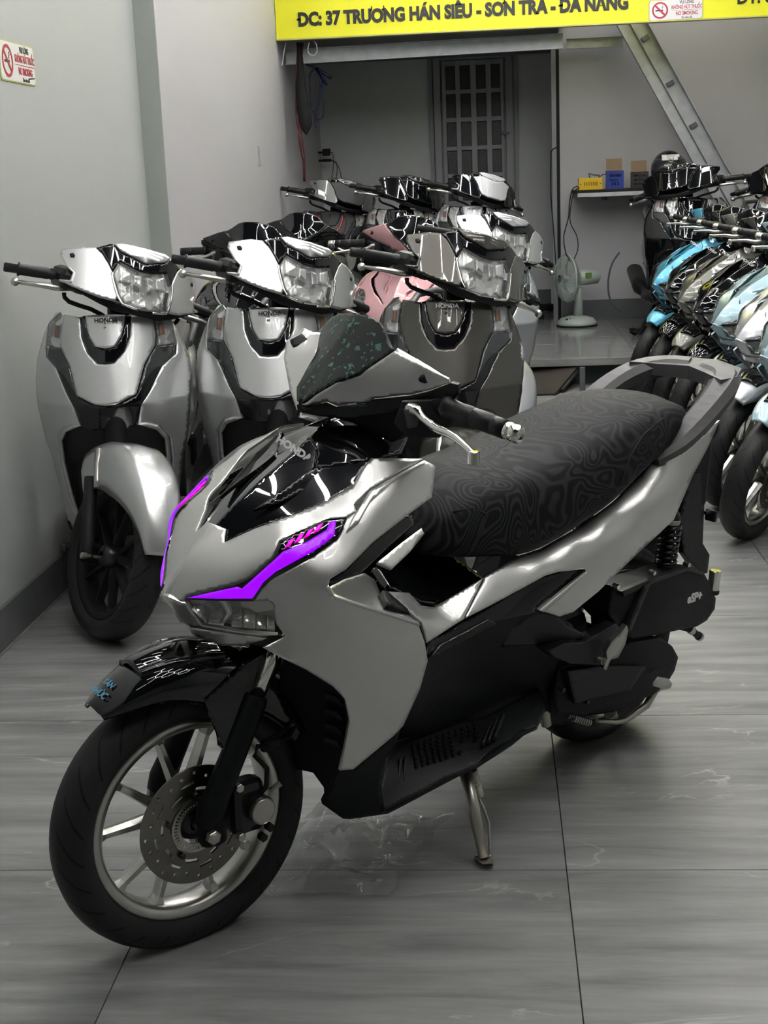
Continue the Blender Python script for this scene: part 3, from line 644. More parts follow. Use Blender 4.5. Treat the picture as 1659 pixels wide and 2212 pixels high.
m = MB(); m.add(A_, [(0, 1, 2, 3, 4, 5), (11, 10, 9, 8, 7, 6)] + [(i, i + 6, (i + 1) % 6 + 6, (i + 1) % 6) for i in range(6)]); put(K, 'stand_foot', m, 'satin', par=sst)
m = MB(); m.tube([Pb(1034, 1752, .185), Pb(1036, 1728, .19), Pb(1043, 1742, .2), Pb(1056, 1778, .205), Fi @ on('z', .02, 1058, 1848)], .003, 8); put(K, 'stand_wire', m, 'alloy', par=sst)
m = MB(); m.spring(Pb(1019, 1664, .17), Pb(1034, 1720, .18), .0095, .0026, 13); put(K, 'stand_spring', m, 'satin', par=sst)
# --- seat
def cr(a, b, c, d, t): return b + (c - a) * (t * .5) + (a * 2 - b * 5 + c * 4 - d) * (t * t * .5) + (b * 3 - a - c * 3 + d) * (t ** 3 * .5)
def loft(rings, k=3, closed=False, caps=True, kr=1):
    """rings: equal-length point lists, smoothed along and (kr) around"""
    R = [[Vector(p) for p in r] for r in rings]; out = []
    for i in range(len(R) - 1):
        a, b, c, d = R[max(i - 1, 0)], R[i], R[i + 1], R[min(i + 2, len(R) - 1)]
        for j in range(k): out.append([cr(a[q], b[q], c[q], d[q], j / k) for q in range(len(b))])
    out.append(R[-1])
    if kr > 1:
        o2 = []
        for r in out:
            n = len(r); q = []
            rng = range(n) if closed else range(n - 1)
            for i in rng:
                if closed: a, b, c, d = r[i - 1], r[i], r[(i + 1) % n], r[(i + 2) % n]
                else: a, b, c, d = r[max(i - 1, 0)], r[i], r[i + 1], r[min(i + 2, n - 1)]
                for j in range(kr): q.append(cr(a, b, c, d, j / kr))
            if not closed: q.append(r[-1])
            o2.append(q)
        out = o2
    n = len(out[0]); m = len(out); vs = [p for r in out for p in r]
    fs = [(i * n + j, i * n + (j + 1) % n, (i + 1) * n + (j + 1) % n, (i + 1) * n + j) for i in range(m - 1) for j in range(n if closed else n - 1)]
    b = MB(); b.add(vs, fs, True)
    if caps and closed:
        b.add(out[0], [tuple(reversed(range(n)))], True); b.add(out[-1], [tuple(range(n))], True)
    return b
TOPX = [-1.40, -1.36, -1.3, -1.2, -1.12, -1.0, -.9, -.8, -.7, -.62, -.56, -.52, -.50]
TOPZ = [.80, .83, .847, .85, .842, .824, .805, .79, .782, .772, .752, .72, .69]
def seat_rings(sc=1.0, up=0.):
    rows = [(-.495, .66, .05), (-.515, .655, .085), (-.55, .65, .115), (-.62, .64, .135), (-.72, .627, .15), (-.80, .632, .155), (-.91, .655, .157), (-1.02, .683, .154), (-1.12, .72, .147), (-1.2, .75, .14), (-1.28, .765, .125), (-1.345, .78, .1), (-1.385, .79, .06)]
    R = []
    for x, zb, wb in rows:
        zt = float(np.interp(x, TOPX, TOPZ)) + up; h = zt - zb; wt = wb * .74
        half = [(wb * .5, zb), (wb, zb), (wb + .010, zb + .3 * h), (wb + .004, zb + .62 * h), (wt + .02, zb + .88 * h), (wt * .75, zt), (wt * .3, zt + .006)]
        ring = [(x, y * sc, z) for y, z in half] + [(x, -y * sc, z) for y, z in reversed(half)]
        R.append(ring)
    return R
put(K, 'seat', loft(seat_rings(), 3, closed=True, kr=2), 'seat_cloth', key='seat')
SEAT_I = len(K.p) - 1
def seam(pts, name='seat_piping'):
    m = MB(); m.tube(pts, .0022, 6); put(K, name, m, 'rubber', par=SEAT_I)
def spt(x, f):      # point on the near side of the seat, f 0 bottom .. 1 shoulder
    rows = seat_rings(); xs = [r[0][0] for r in rows]
    def q(i, c): return float(np.interp(-x, [-a for a in xs], [r[i][c] for r in rows]))
    k = 1 + f * 3; i = int(min(k, 3)); t = k - i
    return Vector((x, q(i, 1) * (1 - t) + q(i + 1, 1) * t + .002, q(i, 2) * (1 - t) + q(i + 1, 2) * t + .001))
for s in (1, -1):
    seam([Vector((p.x, p.y * s, p.z)) for p in [spt(x, f) for x, f in ((-1.36, .95), (-1.3, .9), (-1.2, .85), (-1.12, .78), (-1.06, .6), (-1.03, .35), (-1.02, .1))]])
    seam([Vector((p.x, p.y * s, p.z)) for p in [spt(x, f) for x, f in ((-.56, 1), (-.60, .9), (-.625, .7), (-.61, .5), (-.59, .3), (-.58, .05))]])
# --- grab rail
st = [(-1.20, .125, .735, .018, .012), (-1.26, .14, .765, .03, .016), (-1.32, .145, .802, .034, .018), (-1.40, .137, .838, .034, .02), (-1.475, .115, .862, .036, .022), (-1.53, .08, .872, .04, .02), (-1.555, .03, .876, .045, .018)]
R = []
for i, (x, y, z, w, h) in enumerate(st):
    a = Vector(st[max(i - 1, 0)][:3]); b = Vector(st[min(i + 1, len(st) - 1)][:3]); t = (b - a).normalized(); s_ = t.cross(Vector((0, 0, 1))).normalized(); u_ = s_.cross(t)
    o = Vector((x, y, z)); R.append([o + s_ * w * .55 + u_ * h, o + s_ * w + u_ * h * .2, o + s_ * w * .8 - u_ * h, o - s_ * w * .8 - u_ * h, o - s_ * w + u_ * h * .3, o - s_ * w * .6 + u_ * h])
gr_ = loft(R, 3, closed=True); gr_.sm = [False] * len(gr_.sm); put(K, 'grab_rail', gr_, 'greyplastic', mir=True, key='rail')
vs = [(-1.44, .128), (-1.50, .132), (-1.60, .085), (-1.625, 0), (-1.50, 0), (-1.48, .06)]
m = MB(); top = [Vector((x, y, .884 + (.004 if y < .06 else 0))) for x, y in vs]; bot = [Vector((p.x, p.y, .855)) for p in top]
n = len(vs); m.add(top + bot, [tuple(reversed(range(n))), tuple(range(n, 2 * n))] + [(i, (i + 1) % n, (i + 1) % n + n, i + n) for i in range(n)])
put(K, 'rail_plate', m, 'greyplastic', mir=True, key='rail')
m = MB(); m.cbox((-1.545, .062, .8875), (.018, .05, .006), .003); put(K, 'rail_slot', m, 'rubber', mir=True)
P('rail_side', 'greyplastic', [(1454, 985, .148), (1470, 965, .15), (1477, 940, .15), (1519, 900, .145), (1552, 850, .125), (1566, 824, .112), (1569, 857, .112), (1556, 897, .12), (1520, 938, .14), (1500, 950, .146), (1470, 980, .15)], key='rail', push=.004, th=.014)
P('tail_fairing', S_, [(1490, 893, .09), (1507, 878, .085), (1520, 890, .09), (1493, 930, .12), (1476, 950, .13), (1470, 935, .115)], key='paint', push=-.006, th=.008)
m = MB(); m.cbox((-1.50, 0, .74), (.12, .15, .05), .02); put(K, 'tail_lamp', m, 'rubber')
# ================= steered parts
# fender: swept over the wheel
def fender_rings(a0, a1, n, r, w, z0=.25, x0=0, drop=.05):
    R = []
    for i in range(n + 1):
        t = radians(a0 + (a1 - a0) * i / n); f = i / n; ww = w(f); rr = r(f); er = Vector((cos(t), 0, sin(t))); c = Vector((x0, 0, z0)); d = drop(f) if callable(drop) else drop
        prof = [(ww, -d), (ww * 1.02, -d * .45), (ww * .8, -.004), (ww * .45, .004), (0, .008)]
        pr = prof + [(-y, h) for y, h in reversed(prof[:-1])]
        R.append([c + er * (rr + h) + Vector((0, y, 0)) for y, h in pr])
    return R
def sheet(rings, th, k=3, kr=2):
    b = loft(rings, k, False, False, kr); V, F, fl = thick(b.v, b.f, th); m = MB(); m.v = V; m.f = F; m.sm = [i not in fl for i in range(len(F))]; return m
fr = lambda f: .302 + .012 * f - (.012 * (1 - f * 4) if f < .25 else 0)
put(K, 'front_mudguard', sheet(fender_rings(57, 150, 12, fr, lambda f: .030 + .042 * min(1, f * 3.2) ** .6, drop=lambda f: .010 + .077 * min(1, f * 2.2)), .004), 'gloss', True, key='guard')
GUARD = len(K.p) - 1
put(K, 'mudguard_pad', sheet(fender_rings(74, 104, 6, lambda f: .313, lambda f: .034 + .018 * min(1, f * 2), drop=.006), .006), 'gloss', True, key='pad', par=GUARD)
PS('mudguard_stay', 'gloss', [(440, 1510, .078), (520, 1440, .08), (590, 1400, .08), (600, 1450, .085), (560, 1530, .09), (519, 1655, .095), (500, 1650, .092), (483, 1618, .088), (452, 1540, .082)], push=.0, th=.008, key='guard')
for body, t_, sc_, rr_ in (('TÂN', 65.8, .018, .3090), ('PHÚC', 61.8, .020, .3065)):
    me = text_mesh(body, 1, 'sticker_blue', .01, offset=.03); a = radians(t_); er = Vector((cos(a), 0, sin(a))); tg = Vector((-sin(a), 0, cos(a)))
    me.transform(frame(Vector((0, 0, .25)) + er * rr_, (0, 1, 0), tg) @ Matrix.Diagonal((sc_, sc_ * .9, sc_ * .6, 1))); me.name = 'guard_sticker'; K.add('guard_sticker', me, True, GUARD, 'guard_sticker', None)
# fork
fb, ft = Vector((.004, .088, .262)), Vector((-.178, .088, .60)); fm = fb + (ft - fb) * .62
for s in (1, -1):
    Y_ = Vector((1, s, 1)); q = lambda p: Vector((p.x, p.y * s, p.z))
    m = MB(); m.tube([q(fb), q(fb + (fm - fb) * .12), q(fb + (fm - fb) * .3), q(fm), q(fm + (ft - fb) * .02)], [.02, .026, .0235, .022, .019], 16); put(K, 'fork_leg', m, 'matte', True, key='fork')
    m = MB(); m.tube([q(fm), q(ft)], .0125, 16); put(K, 'fork_tube', m, 'chrome', True)
m = MB(); m.cyl((-.0, -.1, .25), (-.0, .118, .25), .008, 12); m.cyl((0, .105, .25), (0, .117, .25), .0135, 6); m.cyl((-.0, -.117, .25), (0, -.105, .25), .0135, 6); put(K, 'axle_nut', m, 'satin', True)
m = MB(); m.cbox((-.01, .088, .25), (.05, .036, .052), .012); put(K, 'axle_lug', m, 'matte', True, mir=True)
# caliper
c = loc_on(HS, 'y', .072, 532, 1735)
m = MB(); m.cbox(c + Vector((.005, 0, 0)), (.07, .05, .10), .016); m.cyl(c + Vector((-.008, .022, .0)), c + Vector((-.008, .044, .0)), .026, 24); put(K, 'brake_caliper', m, 'darkalloy', True); ci = len(K.p) - 1
m = MB(); m.cyl(c + Vector((-.008, .044, 0)), c + Vector((-.008, .047, 0)), .0245, 24); m.cyl(c + Vector((-.04, .02, .02)), c + Vector((-.055, .03, .035)), .006, 8); put(K, 'piston_cap', m, 'satin', True, par=ci)
for dx, dz in ((.03, .05), (.03, -.045), (-.015, -.06), (-.03, -.045)):
    m = MB(); q = c + Vector((dx, .02, dz)); m.cyl(q, q + Vector((0, .014, 0)), .0085, 6); put(K, 'caliper_bolt', m, 'satin' if dx > 0 else 'rubber', True, par=ci)
Ps = lambda u, v, y: loc_on(HS, 'y', y, u, v)
m = MB(); m.tube([Ps(556, 1722, .1), Ps(575, 1700, .1), Ps(577, 1660, .1), Ps(550, 1632, .1), Ps(556, 1612, .1), Ps(585, 1612, .09)], .0045, 8); put(K, 'brake_hose', m, 'rubber', True)
m = MB(); m.tube([Ps(585, 1612, .09), Ps(625, 1590, .08), Ps(650, 1545, .07), Ps(658, 1480, .06), Ps(640, 1430, .05)], .004, 8); m.tube([Ps(570, 1605, .09), Ps(620, 1575, .08), Ps(642, 1530, .07), Ps(648, 1470, .06), Ps(630, 1430, .05)], .004, 8); put(K, 'sensor_cable', m, 'rubber', True)
m = MB(); m.cbox(Ps(585, 1608, .088), (.04, .015, .02), .004); m.cyl(Ps(570, 1586, .095), Ps(570, 1586, .11), .008, 6); put(K, 'hose_bracket', m, 'rubber', True)
# steering column + bars
ax = Vector((-sin(radians(26.5)), 0, cos(radians(26.5))))
m = MB(); m.tube([Vector((-.17, 0, .5)), Vector((-.39, 0, .94))], .026, 16); m.cbox((-.175, 0, .6), (.06, .2, .04), .012); put(K, 'steering_column', m, 'rubber', True)
# cowl
PS('cowl_shell', S_, [(650, 876, 0), (660, 876, .012), (665, 875, .016), (705, 866, .04), (725, 875, .05), (791, 868, .09), (806, 859, .1), (885, 852, .155), (925, 843, .185), (972, 825, .225), (969, 818, .225), (927, 797, .19), (885, 775, .165), (857, 760, .14), (853, 758, .127), (777, 809, .085), (726, 827, .06), (683, 853, .035), (660, 871, .012), (650, 868, 0)],
   half=True, key='cowl', th=.006, inner=[(840, 800, .135), (900, 815, .18)], push=.001)
PS('cowl_hole', 'rubber', [(904, 819, .18), (908, 810, .18), (917, 807, .18), (926, 811, .185), (929, 818, .185), (925, 825, .185), (916, 828, .182), (907, 825, .18)], push=.006, th=.008)
PS('wind_screen', 'flake_screen', [(770, 678, 0), (813, 690, .06), (829, 704, .078), (841, 735, .103), (853, 758, .125), (777, 809, .086), (726, 827, .061), (683, 853, .036), (657, 871, .011), (650, 873, 0), (672, 838, 0), (706, 783, 0), (745, 718, 0)],
   half=True, key='screen', th=.004, push=.003, inner=[(780, 745, .055), (730, 800, .045)])
PS('cowl_wing', S_, [(652, 873, 0), (640, 886, -.008), (624, 838, -.05), (612, 772, -.10), (618, 734, -.13), (655, 706, -.14), (674, 715, -.12), (712, 719, -.075), (690, 752, -.05), (672, 800, -.03), (655, 845, -.01)], key='cowl', push=-.002, mir=False)
PS('position_lamp', 'rubber', [(627, 737, -.12), (652, 724, -.12), (669, 741, -.1), (662, 748, -.1), (633, 753, -.11)], push=.005, th=.02, mir=False)
PS('cowl_shoulder', S_, [(852, 757, .128), (886, 775, .166), (970, 818, .226), (966, 812, .225), (926, 786, .185), (880, 760, .15), (858, 748, .128)], key='cowl', push=-.004, th=.01)
PS('cowl_belly', 'plastic', [(637, 876, 0), (662, 880, .012), (705, 870, .04), (725, 879, .05), (791, 872, .09), (806, 863, .1), (885, 856, .155), (925, 847, .185), (972, 829, .225), (988, 833, .235), (990, 852, .235), (976, 868, .22), (900, 880, .16), (760, 905, .08), (690, 900, .03), (640, 890, 0)], half=True, push=-.004, th=.01, inner=[(800, 890, .1)])
PS('cowl_underside', 'rubber', [(640, 888, 0), (700, 900, .05), (900, 878, .15), (976, 866, .21), (960, 930, .19), (900, 945, .15), (840, 965, .1), (760, 925, .04), (690, 905, 0)], half=True, push=-.014, th=.01, inner=[(850, 920, .13)])
PS('switch_box', 'plastic', [(868, 868, .16), (940, 862, .195), (985, 862, .215), (986, 905, .215), (950, 945, .2), (880, 945, .17), (850, 915, .15)], push=.0, th=.05, key='switch')
PS('side_marker_block', 'greyplastic', [(872, 884, .165), (900, 878, .175), (905, 920, .175), (880, 925, .168)], push=.004, th=.02, key='switch')
g0, g1 = Ps(962, 878, .205), Ps(1092, 928, .335); gd = (g1 - g0).normalized()
def dir_lathe(m, p, d, prof, n=20): return m.lathe(prof, p, d, n)
L_ = (g1 - g0).length
m = MB(); dir_lathe(m, g0, gd, [(.0, 0), (.022, 0), (.0225, .01), (.018, .014), (.0165, .03), (.0172, .045), (.0172, L_ * .47), (.0162, L_ * .48), (.0172, L_ * .49), (.0172, L_ * .8), (.0155, L_ * .81), (.0168, L_ * .82), (.0168, L_), (0, L_)]); put(K, 'grip', m, 'plastic', True, mir=True, key='grip')
m = MB(); e = g1
m.lathe([(0, 0), (.0135, 0), (.0155, .004), (.0155, .012), (.0145, .013), (.0155, .014), (.016, .028), (.0135, .03), (.0135, .033), (.009, .033), (.009, .028), (0, .028)], e, gd, 20); put(K, 'bar_end', m, 'chrome', True, mir=True, key='barend')
m = MB(); lp = [Ps(884, 882, .165), Ps(905, 888, .18), Ps(918, 905, .195), Ps(945, 925, .225), Ps(975, 938, .26), Ps(1003, 960, .3), Ps(1025, 983, .335)]
lo = loft([[p + Vector((a * w, 0, b * h)) + gd * 0 for a, b in ((1, .4), (.3, 1), (-1, .5), (-1, -.5), (.3, -1), (1, -.4))] for p, w, h in zip(lp, (.010, .012, .009, .009, .008, .006, .006), (.012, .012, .009, .009, .008, .006, .006))], 4, closed=True)
put(K, 'brake_lever', lo, 'chrome', True, mir=True, key='lever')
LEV = len(K.p) - 2
m = MB(); q = Ps(1023, 985, .333); m.cyl(q - Vector((0, 0, .014)), q + Vector((0, 0, .008)), .010, 16); put(K, 'lever_knob', m, 'chrome', True, mir=True, key='lever')
m = MB(); m.tube([g0 - gd * .08, g0], .016, 12); put(K, 'bar_stub', m, 'rubber', True, mir=True)
# badges
def badge_on(M, kit, body, ctr, right, upv, width, mname, steer, shear=0., off=.05, name='maker_badge'):
    """ctr/right/upv: pixels with their side offset -> flat lettering lying on the panel"""
    o = loc_on(M, 'y', ctr[2], *ctr[:2]); a = loc_on(M, 'y', right[2], *right[:2]); b = loc_on(M, 'y', upv[2], *upv[:2])
    me = text_mesh(body, 1, mname, .02, offset=off); xs = [v.co.x for v in me.vertices]; s = width / (max(xs) - min(xs))
    F = frame(o, a - o, b - o); me.transform(F @ Matrix.Diagonal((s, s, s, 1))); me.name = name
    kit.add(name, me, steer, None, name, None)
badge_on(HB, K, 'HONDA', (635, 970, .012), (668, 991, .03), (648, 945, .010), .072, 'white_print', False)
badge_on(HB, K, 'eSP+', (1501, 1291, .182), (1520, 1285, .182), (1499, 1276, .182), .06, 'white_print', False, name='engine_badge')
badge_on(HB, K, 'HONDA', (1418, 1452, .178), (1440, 1447, .178), (1416, 1440, .178), .045, 'plastic', False, name='cast_lettering')
# ================================================================== the city scooter (traced on the silver one by the wall)
BB = pose(-1.185, 3.99, -84, 1, 0); BSTEER = 37
BS = BB @ steer_m(BSTEER)
B = Kit()
add_wheel(B, 0, .256, .052, True, spoke='rubber', rim='rubber')
add_wheel(B, -1.24, .25, .055, False, spoke='rubber', rim='rubber')
def shA(y, z):          # skin of the front apron
    f = -.165 - .36 * (z - .69) if z > .69 else -.165 - .22 * (.69 - z)
    return f - 2.6 * y * y
def shAs(d): return lambda y, z: shA(y, z) + d
def shC(y, z):          # skin of the handlebar cowl
    return -.17 - .55 * max(0, z - 1.0) - .15 * max(0, 1.0 - z) - 1.9 * y * y
def shCs(d): return lambda y, z: shC(y, z) + d
def A(name, m, pts, d=0., **kw): return panel(B, name, m, BB, [(p[0], p[1], 0) + tuple(p[2:]) for p in pts], ax='x', shell=shAs(d), step=kw.pop('step', 5), **kw)
def C(name, m, pts, d=0., **kw): return panel(B, name, m, BS, [(p[0], p[1], 0) + tuple(p[2:]) for p in pts], ax='x', shell=shCs(d), step=kw.pop('step', 5), steer=True, **kw)
# apron: outlines of the right-hand half, mirrored
A('apron_side', 'silver', [(130, 674), (121, 676), (104, 700), (97, 716), (88, 745), (80, 775), (77, 816), (78, 850), (82, 880), (99, 952), (113, 990), (128, 1049), (146, 1121), (161, 1151), (172, 1124), (149, 1076), (131, 1001), (125, 949), (137, 925), (155, 919), (174, 921), (161, 883), (143, 850), (121, 795), (99, 771), (98, 750), (104, 699)], key='paint', th=.006)
A('apron_centre', 'silver', [(139, 679), (172, 685), (175, 729), (187, 762), (208, 785), (220, 787, 1), (209, 877, 1), (166, 855), (150, 790), (132, 752), (130, 729), (137, 681)], half=True, key='paint', d=.006, th=.008)
A('badge_plate', 'silver', [(184, 682), (206, 680), (231, 679, 1), (226, 753, 1), (205, 749), (193, 729), (187, 705)], half=True, key='paint', d=.006, th=.006)
A('collar_trim', 'gloss', [(172, 685), (184, 682), (187, 705), (193, 729), (205, 749), (226, 754, 1), (220, 786, 1), (208, 785), (187, 762), (175, 729)], half=True, d=.002, th=.006)
A('apron_keel', 'gloss', [(121, 796), (150, 792), (166, 856), (209, 879, 1), (210, 931, 1), (190, 928), (178, 922), (174, 921), (161, 883), (143, 850)], half=True, d=.001, th=.01)
A('signal_bowl', 'reflector', [(130, 676), (119, 681), (106, 702), (99, 748), (131, 752), (130, 729), (136, 684)], d=-.012, th=.006, key='bowl')
A('signal_bulb', 'amber', [(119, 703), (127, 703), (126, 730), (117, 728)], d=-.006, th=.01)
A('signal_lens', 'lens', [(130, 673), (121, 675), (104, 699), (98, 750), (131, 753), (130, 729), (137, 681)], d=.003, th=.002)
A('side_lens', 'smoke_lens', [(98, 750), (99, 771), (121, 795), (140, 812), (164, 853), (148, 789), (131, 753)], d=.004, th=.006)
for k in range(5):
    x = 107 + k * 5
    A('lens_rib', 'lens', [(x, 690), (x + 1.5, 690), (x - 1, 745), (x - 2.5, 745)], d=.005, th=.002, step=14)
A('apron_fold', 'silver', [(125, 949), (137, 925), (155, 919), (174, 920), (160, 926), (142, 934), (132, 955), (138, 1001), (154, 1068), (172, 1124), (149, 1076), (131, 1001)], key='paint', d=.006, th=.006)
# body behind the apron
bl = lambda rows: loft([[(x, y, z) for (y, z) in r] for x, r in rows], 3, closed=True, kr=2)
def ring(w, z0, z1, q=.8): return [(w * .6, z0), (w, z0 + .25 * (z1 - z0)), (w, z0 + .7 * (z1 - z0)), (w * q, z1), (-w * q, z1), (-w, z0 + .7 * (z1 - z0)), (-w, z0 + .25 * (z1 - z0)), (-w * .6, z0)]
def lsr(z, ys, b): return [(shA(y, z) - .03, y, z) for y in ys] + [(b, ys[-1], z - .02), (b - .03, 0, z - .02), (b, ys[0], z - .02)]
put(B, 'leg_shield', loft([lsr(.945, (-.175, -.12, 0, .12, .175), -.385), lsr(.8, (-.21, -.14, 0, .14, .21), -.39), lsr(.62, (-.22, -.15, 0, .15, .22), -.40),
    [(-.36, y, .40) for y in (-.2, -.14, 0, .14, .2)] + [(-.43, .2, .34), (-.46, 0, .34), (-.43, -.2, .34)]], 3, closed=True), 'fabricgrey', key='inner')
put(B, 'floor_panel', bl([(-.33, ring(.17, .24, .33)), (-.45, ring(.2, .24, .32)), (-.7, ring(.2, .24, .32)), (-.8, ring(.16, .24, .34))]), 'plastic')
put(B, 'side_body', bl([(-.74, ring(.10, .34, .66)), (-.85, ring(.15, .34, .70)), (-1.1, ring(.175, .42, .73)), (-1.4, ring(.15, .52, .76)), (-1.62, ring(.09, .62, .77)), (-1.72, ring(.04, .68, .76))]), 'silver', key='paint')
put(B, 'seat', bl([(-.70, ring(.09, .66, .75)), (-.8, ring(.13, .68, .79)), (-1.0, ring(.15, .71, .79)), (-1.15, ring(.15, .72, .81)), (-1.35, ring(.14, .75, .83)), (-1.5, ring(.08, .76, .82))]), 'fabricgrey', key='seatb')
m = MB(); m.tube([(-1.2, .15, .76), (-1.4, .16, .83), (-1.6, .13, .87), (-1.68, .06, .88), (-1.68, -.06, .88), (-1.6, -.13, .87), (-1.4, -.16, .83), (-1.2, -.15, .76)], .014, 10); put(B, 'grab_rail', m, 'greyplastic')
m = MB(); m.cbox((-1.0, .04, .32), (.55, .2, .2), .05); put(B, 'engine_case', m, 'plastic')
m = MB(); m.cbox((-1.3, .13, .36), (.3, .06, .14), .03); put(B, 'air_box', m, 'matte')
m = MB(); m.tube([(-.9, -.13, .25), (-1.1, -.17, .3), (-1.5, -.18, .4)], [.02, .05, .05], 14); put(B, 'exhaust_pipe', m, 'plastic')
m = MB(); m.cbox((-.34, 0, .58), (.05, .3, .5), .02); put(B, 'inner_guard', m, 'rubber')
m = MB(); m.tube([(-.72, -.10, .26), (-.66, -.2, .02)], .01, 10); m2 = m.mirror(); put(B, 'centre_stand', m, 'darkalloy')
m = MB(); m.tube([(-.66, .12, .28), (-.62, .23, .03)], .011, 10); put(B, 'side_stand', m, 'darkalloy')
# steered parts
put(B, 'front_mudguard', sheet(fender_rings(18, 128, 11, lambda f: .288 + .055 * min(1, f * 1.6), lambda f: .040 + .045 * min(1, f * 2.4), drop=lambda f: .02 + .12 * min(1, f * 1.7)), .004), 'silver', True, key='paint')
m = MB(); m.tube([(-.10, -.085, .56), (-.055, -.088, .47), (-.045, -.088, .45)], .011, 10)
put(B, 'fork_tube', m, 'alloy', True, mir=True)
m = MB(); m.tube([(-.10, -.088, .47), (-.02, -.09, .27), (0.0, -.09, .235)], [.021, .021, .019], 14); put(B, 'fork_leg', m, 'rubber', True, mir=True)
m = MB(); m.cyl((.004, -.115, .25), (.004, -.085, .25), .01, 8); m.cyl((.004, .085, .25), (.004, .115, .25), .01, 8); m.cyl((.004, -.11, .25), (.004, .11, .25), .006, 8); put(B, 'axle_nut', m, 'satin', True)
m = MB(); m.tube([(-.13, 0, .50), (-.36, 0, .98)], .035, 14); put(B, 'steering_column', m, 'rubber', True)
C('cowl_cap', 'silver', [(268, 525, 1), (247, 527), (262, 543), (290, 556), (311, 568, 1)], half=True, key='paint', d=.004, th=.02)
C('cowl_visor', 'gloss', [(208, 535), (238, 527), (247, 528), (262, 544), (290, 557), (311, 569, 1), (310, 589, 1), (300, 586), (258, 565), (244, 587), (235, 569), (222, 548)], half=True, key='visor', th=.015)
C('cowl_side', 'silver', [(133, 538), (181, 532), (208, 535), (222, 549), (235, 570), (243, 588), (247, 606), (256, 634), (250, 650), (211, 640), (154, 617), (127, 603), (151, 605), (157, 588), (145, 577), (130, 550)], key='paint', d=-.001, th=.008)
C('cowl_lip', 'silver', [(127, 603), (151, 605), (157, 588), (145, 577), (150, 577), (163, 589), (155, 611), (128, 606)], key='paint', d=.004, th=.01)
C('headlight_bowl', 'reflector', [(260, 568), (300, 589), (310, 592, 1), (300, 666, 1), (266, 653), (258, 636), (249, 606), (246, 588)], half=True, d=-.02, th=.006, key='headlight')
for pts in ([(258, 575), (283, 590), (284, 612), (257, 607)], [(288, 592), (306, 597), (304, 628), (288, 618)], [(264, 640), (280, 628), (288, 650), (270, 655)]):
    C('headlight_cell', 'reflector', pts, d=-.008, th=.012, key='headlight')
C('headlight_lens', 'lens', [(258, 566), (300, 587), (310, 590, 1), (300, 668, 1), (265, 655), (256, 637), (247, 606), (244, 587)], half=True, d=.003, th=.003, key='headlight')
C('headlight_trim', 'chrome', [(244, 587), (247, 606), (256, 637), (265, 655), (300, 668), (298, 672), (263, 659), (252, 640), (243, 608), (240, 588)], d=.005, th=.006, key='headlight')
C('cowl_nose', 'gloss', [(222, 548), (262, 544), (290, 557), (311, 568, 1), (301, 645, 1), (280, 640), (258, 628), (246, 606), (243, 588), (235, 569)], half=True, d=.004, th=.012, key='nose')
C('cowl_chin', 'plastic', [(154, 617), (211, 641), (251, 652), (264, 657), (300, 670, 1), (297, 683, 1), (250, 673), (214, 656), (155, 624)], half=True, d=-.03, th=.02)
m = MB(); m.cbox((-.35, 0, 1.03), (.12, .46, .07), .025); put(B, 'dash_cover', m, 'plastic', True)
hx = Vector((-.41, -.345, 1.02)); gx = Vector((-.355, -.19, 1.035)); gdir = (hx - gx).normalized(); GL = (hx - gx).length
m = MB(); m.lathe([(0, -.03), (.017, -.03), (.017, 0), (.022, 0), (.022, .012), (.0165, .016), (.018, .05), (.016, .055), (.018, .06), (.0175, GL * .85), (.0215, GL * .87), (.0215, GL * .9), (.014, GL * .91), (.0145, GL + .02), (.012, GL + .025), (0, GL + .025)], gx, gdir, 20); put(B, 'grip', m, 'plastic', True, mir=True)
m = MB(); m.tube([(-.33, -.19, 1.0), (-.315, -.23, .995), (-.33, -.28, .992), (-.36, -.335, .985)], [.008, .0095, .008, .006], 10); m.ball((-.365, -.345, .983), .013, 8); put(B, 'brake_lever', m, 'alloy', True, mir=True)
m = MB(); m.tube([(-.33, -.20, .985), (-.33, -.195, .972), (-.325, -.18, .962), (-.32, -.15, .958), (-.315, -.11, .955), (-.31, -.07, .945), (-.30, -.04, .93), (-.30, -.03, .90)], .007, 8); put(B, 'brake_hose', m, 'rubber', True, mir=True)
C('cowl_eye', 'rubber', [(150, 548), (158, 546), (162, 551), (160, 556), (152, 555)], d=.002, th=.004, step=5)
def badge_shell(kit, M, shell, body, u, v, width, mname, steer=False, name='maker_badge'):
    X = Vector((-.2, 0, .9)); Mi = M.inverted(); c = Mi @ CAM; d = Mi.to_3x3() @ ray(u, v)
    X = hit_shell(c, d, shell)
    me = text_mesh(body, 1, mname, .02, offset=.03); xs = [q.co.x for q in me.vertices]; s = width / (max(xs) - min(xs))
    F = frame(X + Vector((.003, 0, 0)), (0, 1, 0), (-.3, 0, 1)); me.transform(F @ Matrix.Diagonal((s, s, s, 1)))
    me.name = name; kit.add(name, me, steer, None, name, None)
badge_shell(B, BB, shAs(.011), 'HONDA', 229, 692, .072, 'black_print')
A('apron_v_line', 'red_trim', [(178, 700), (182, 730), (191, 760), (208, 780), (221, 783, 1), (220, 789, 1), (206, 787), (186, 765), (176, 731), (173, 700)], half=True, d=.010, th=.004)
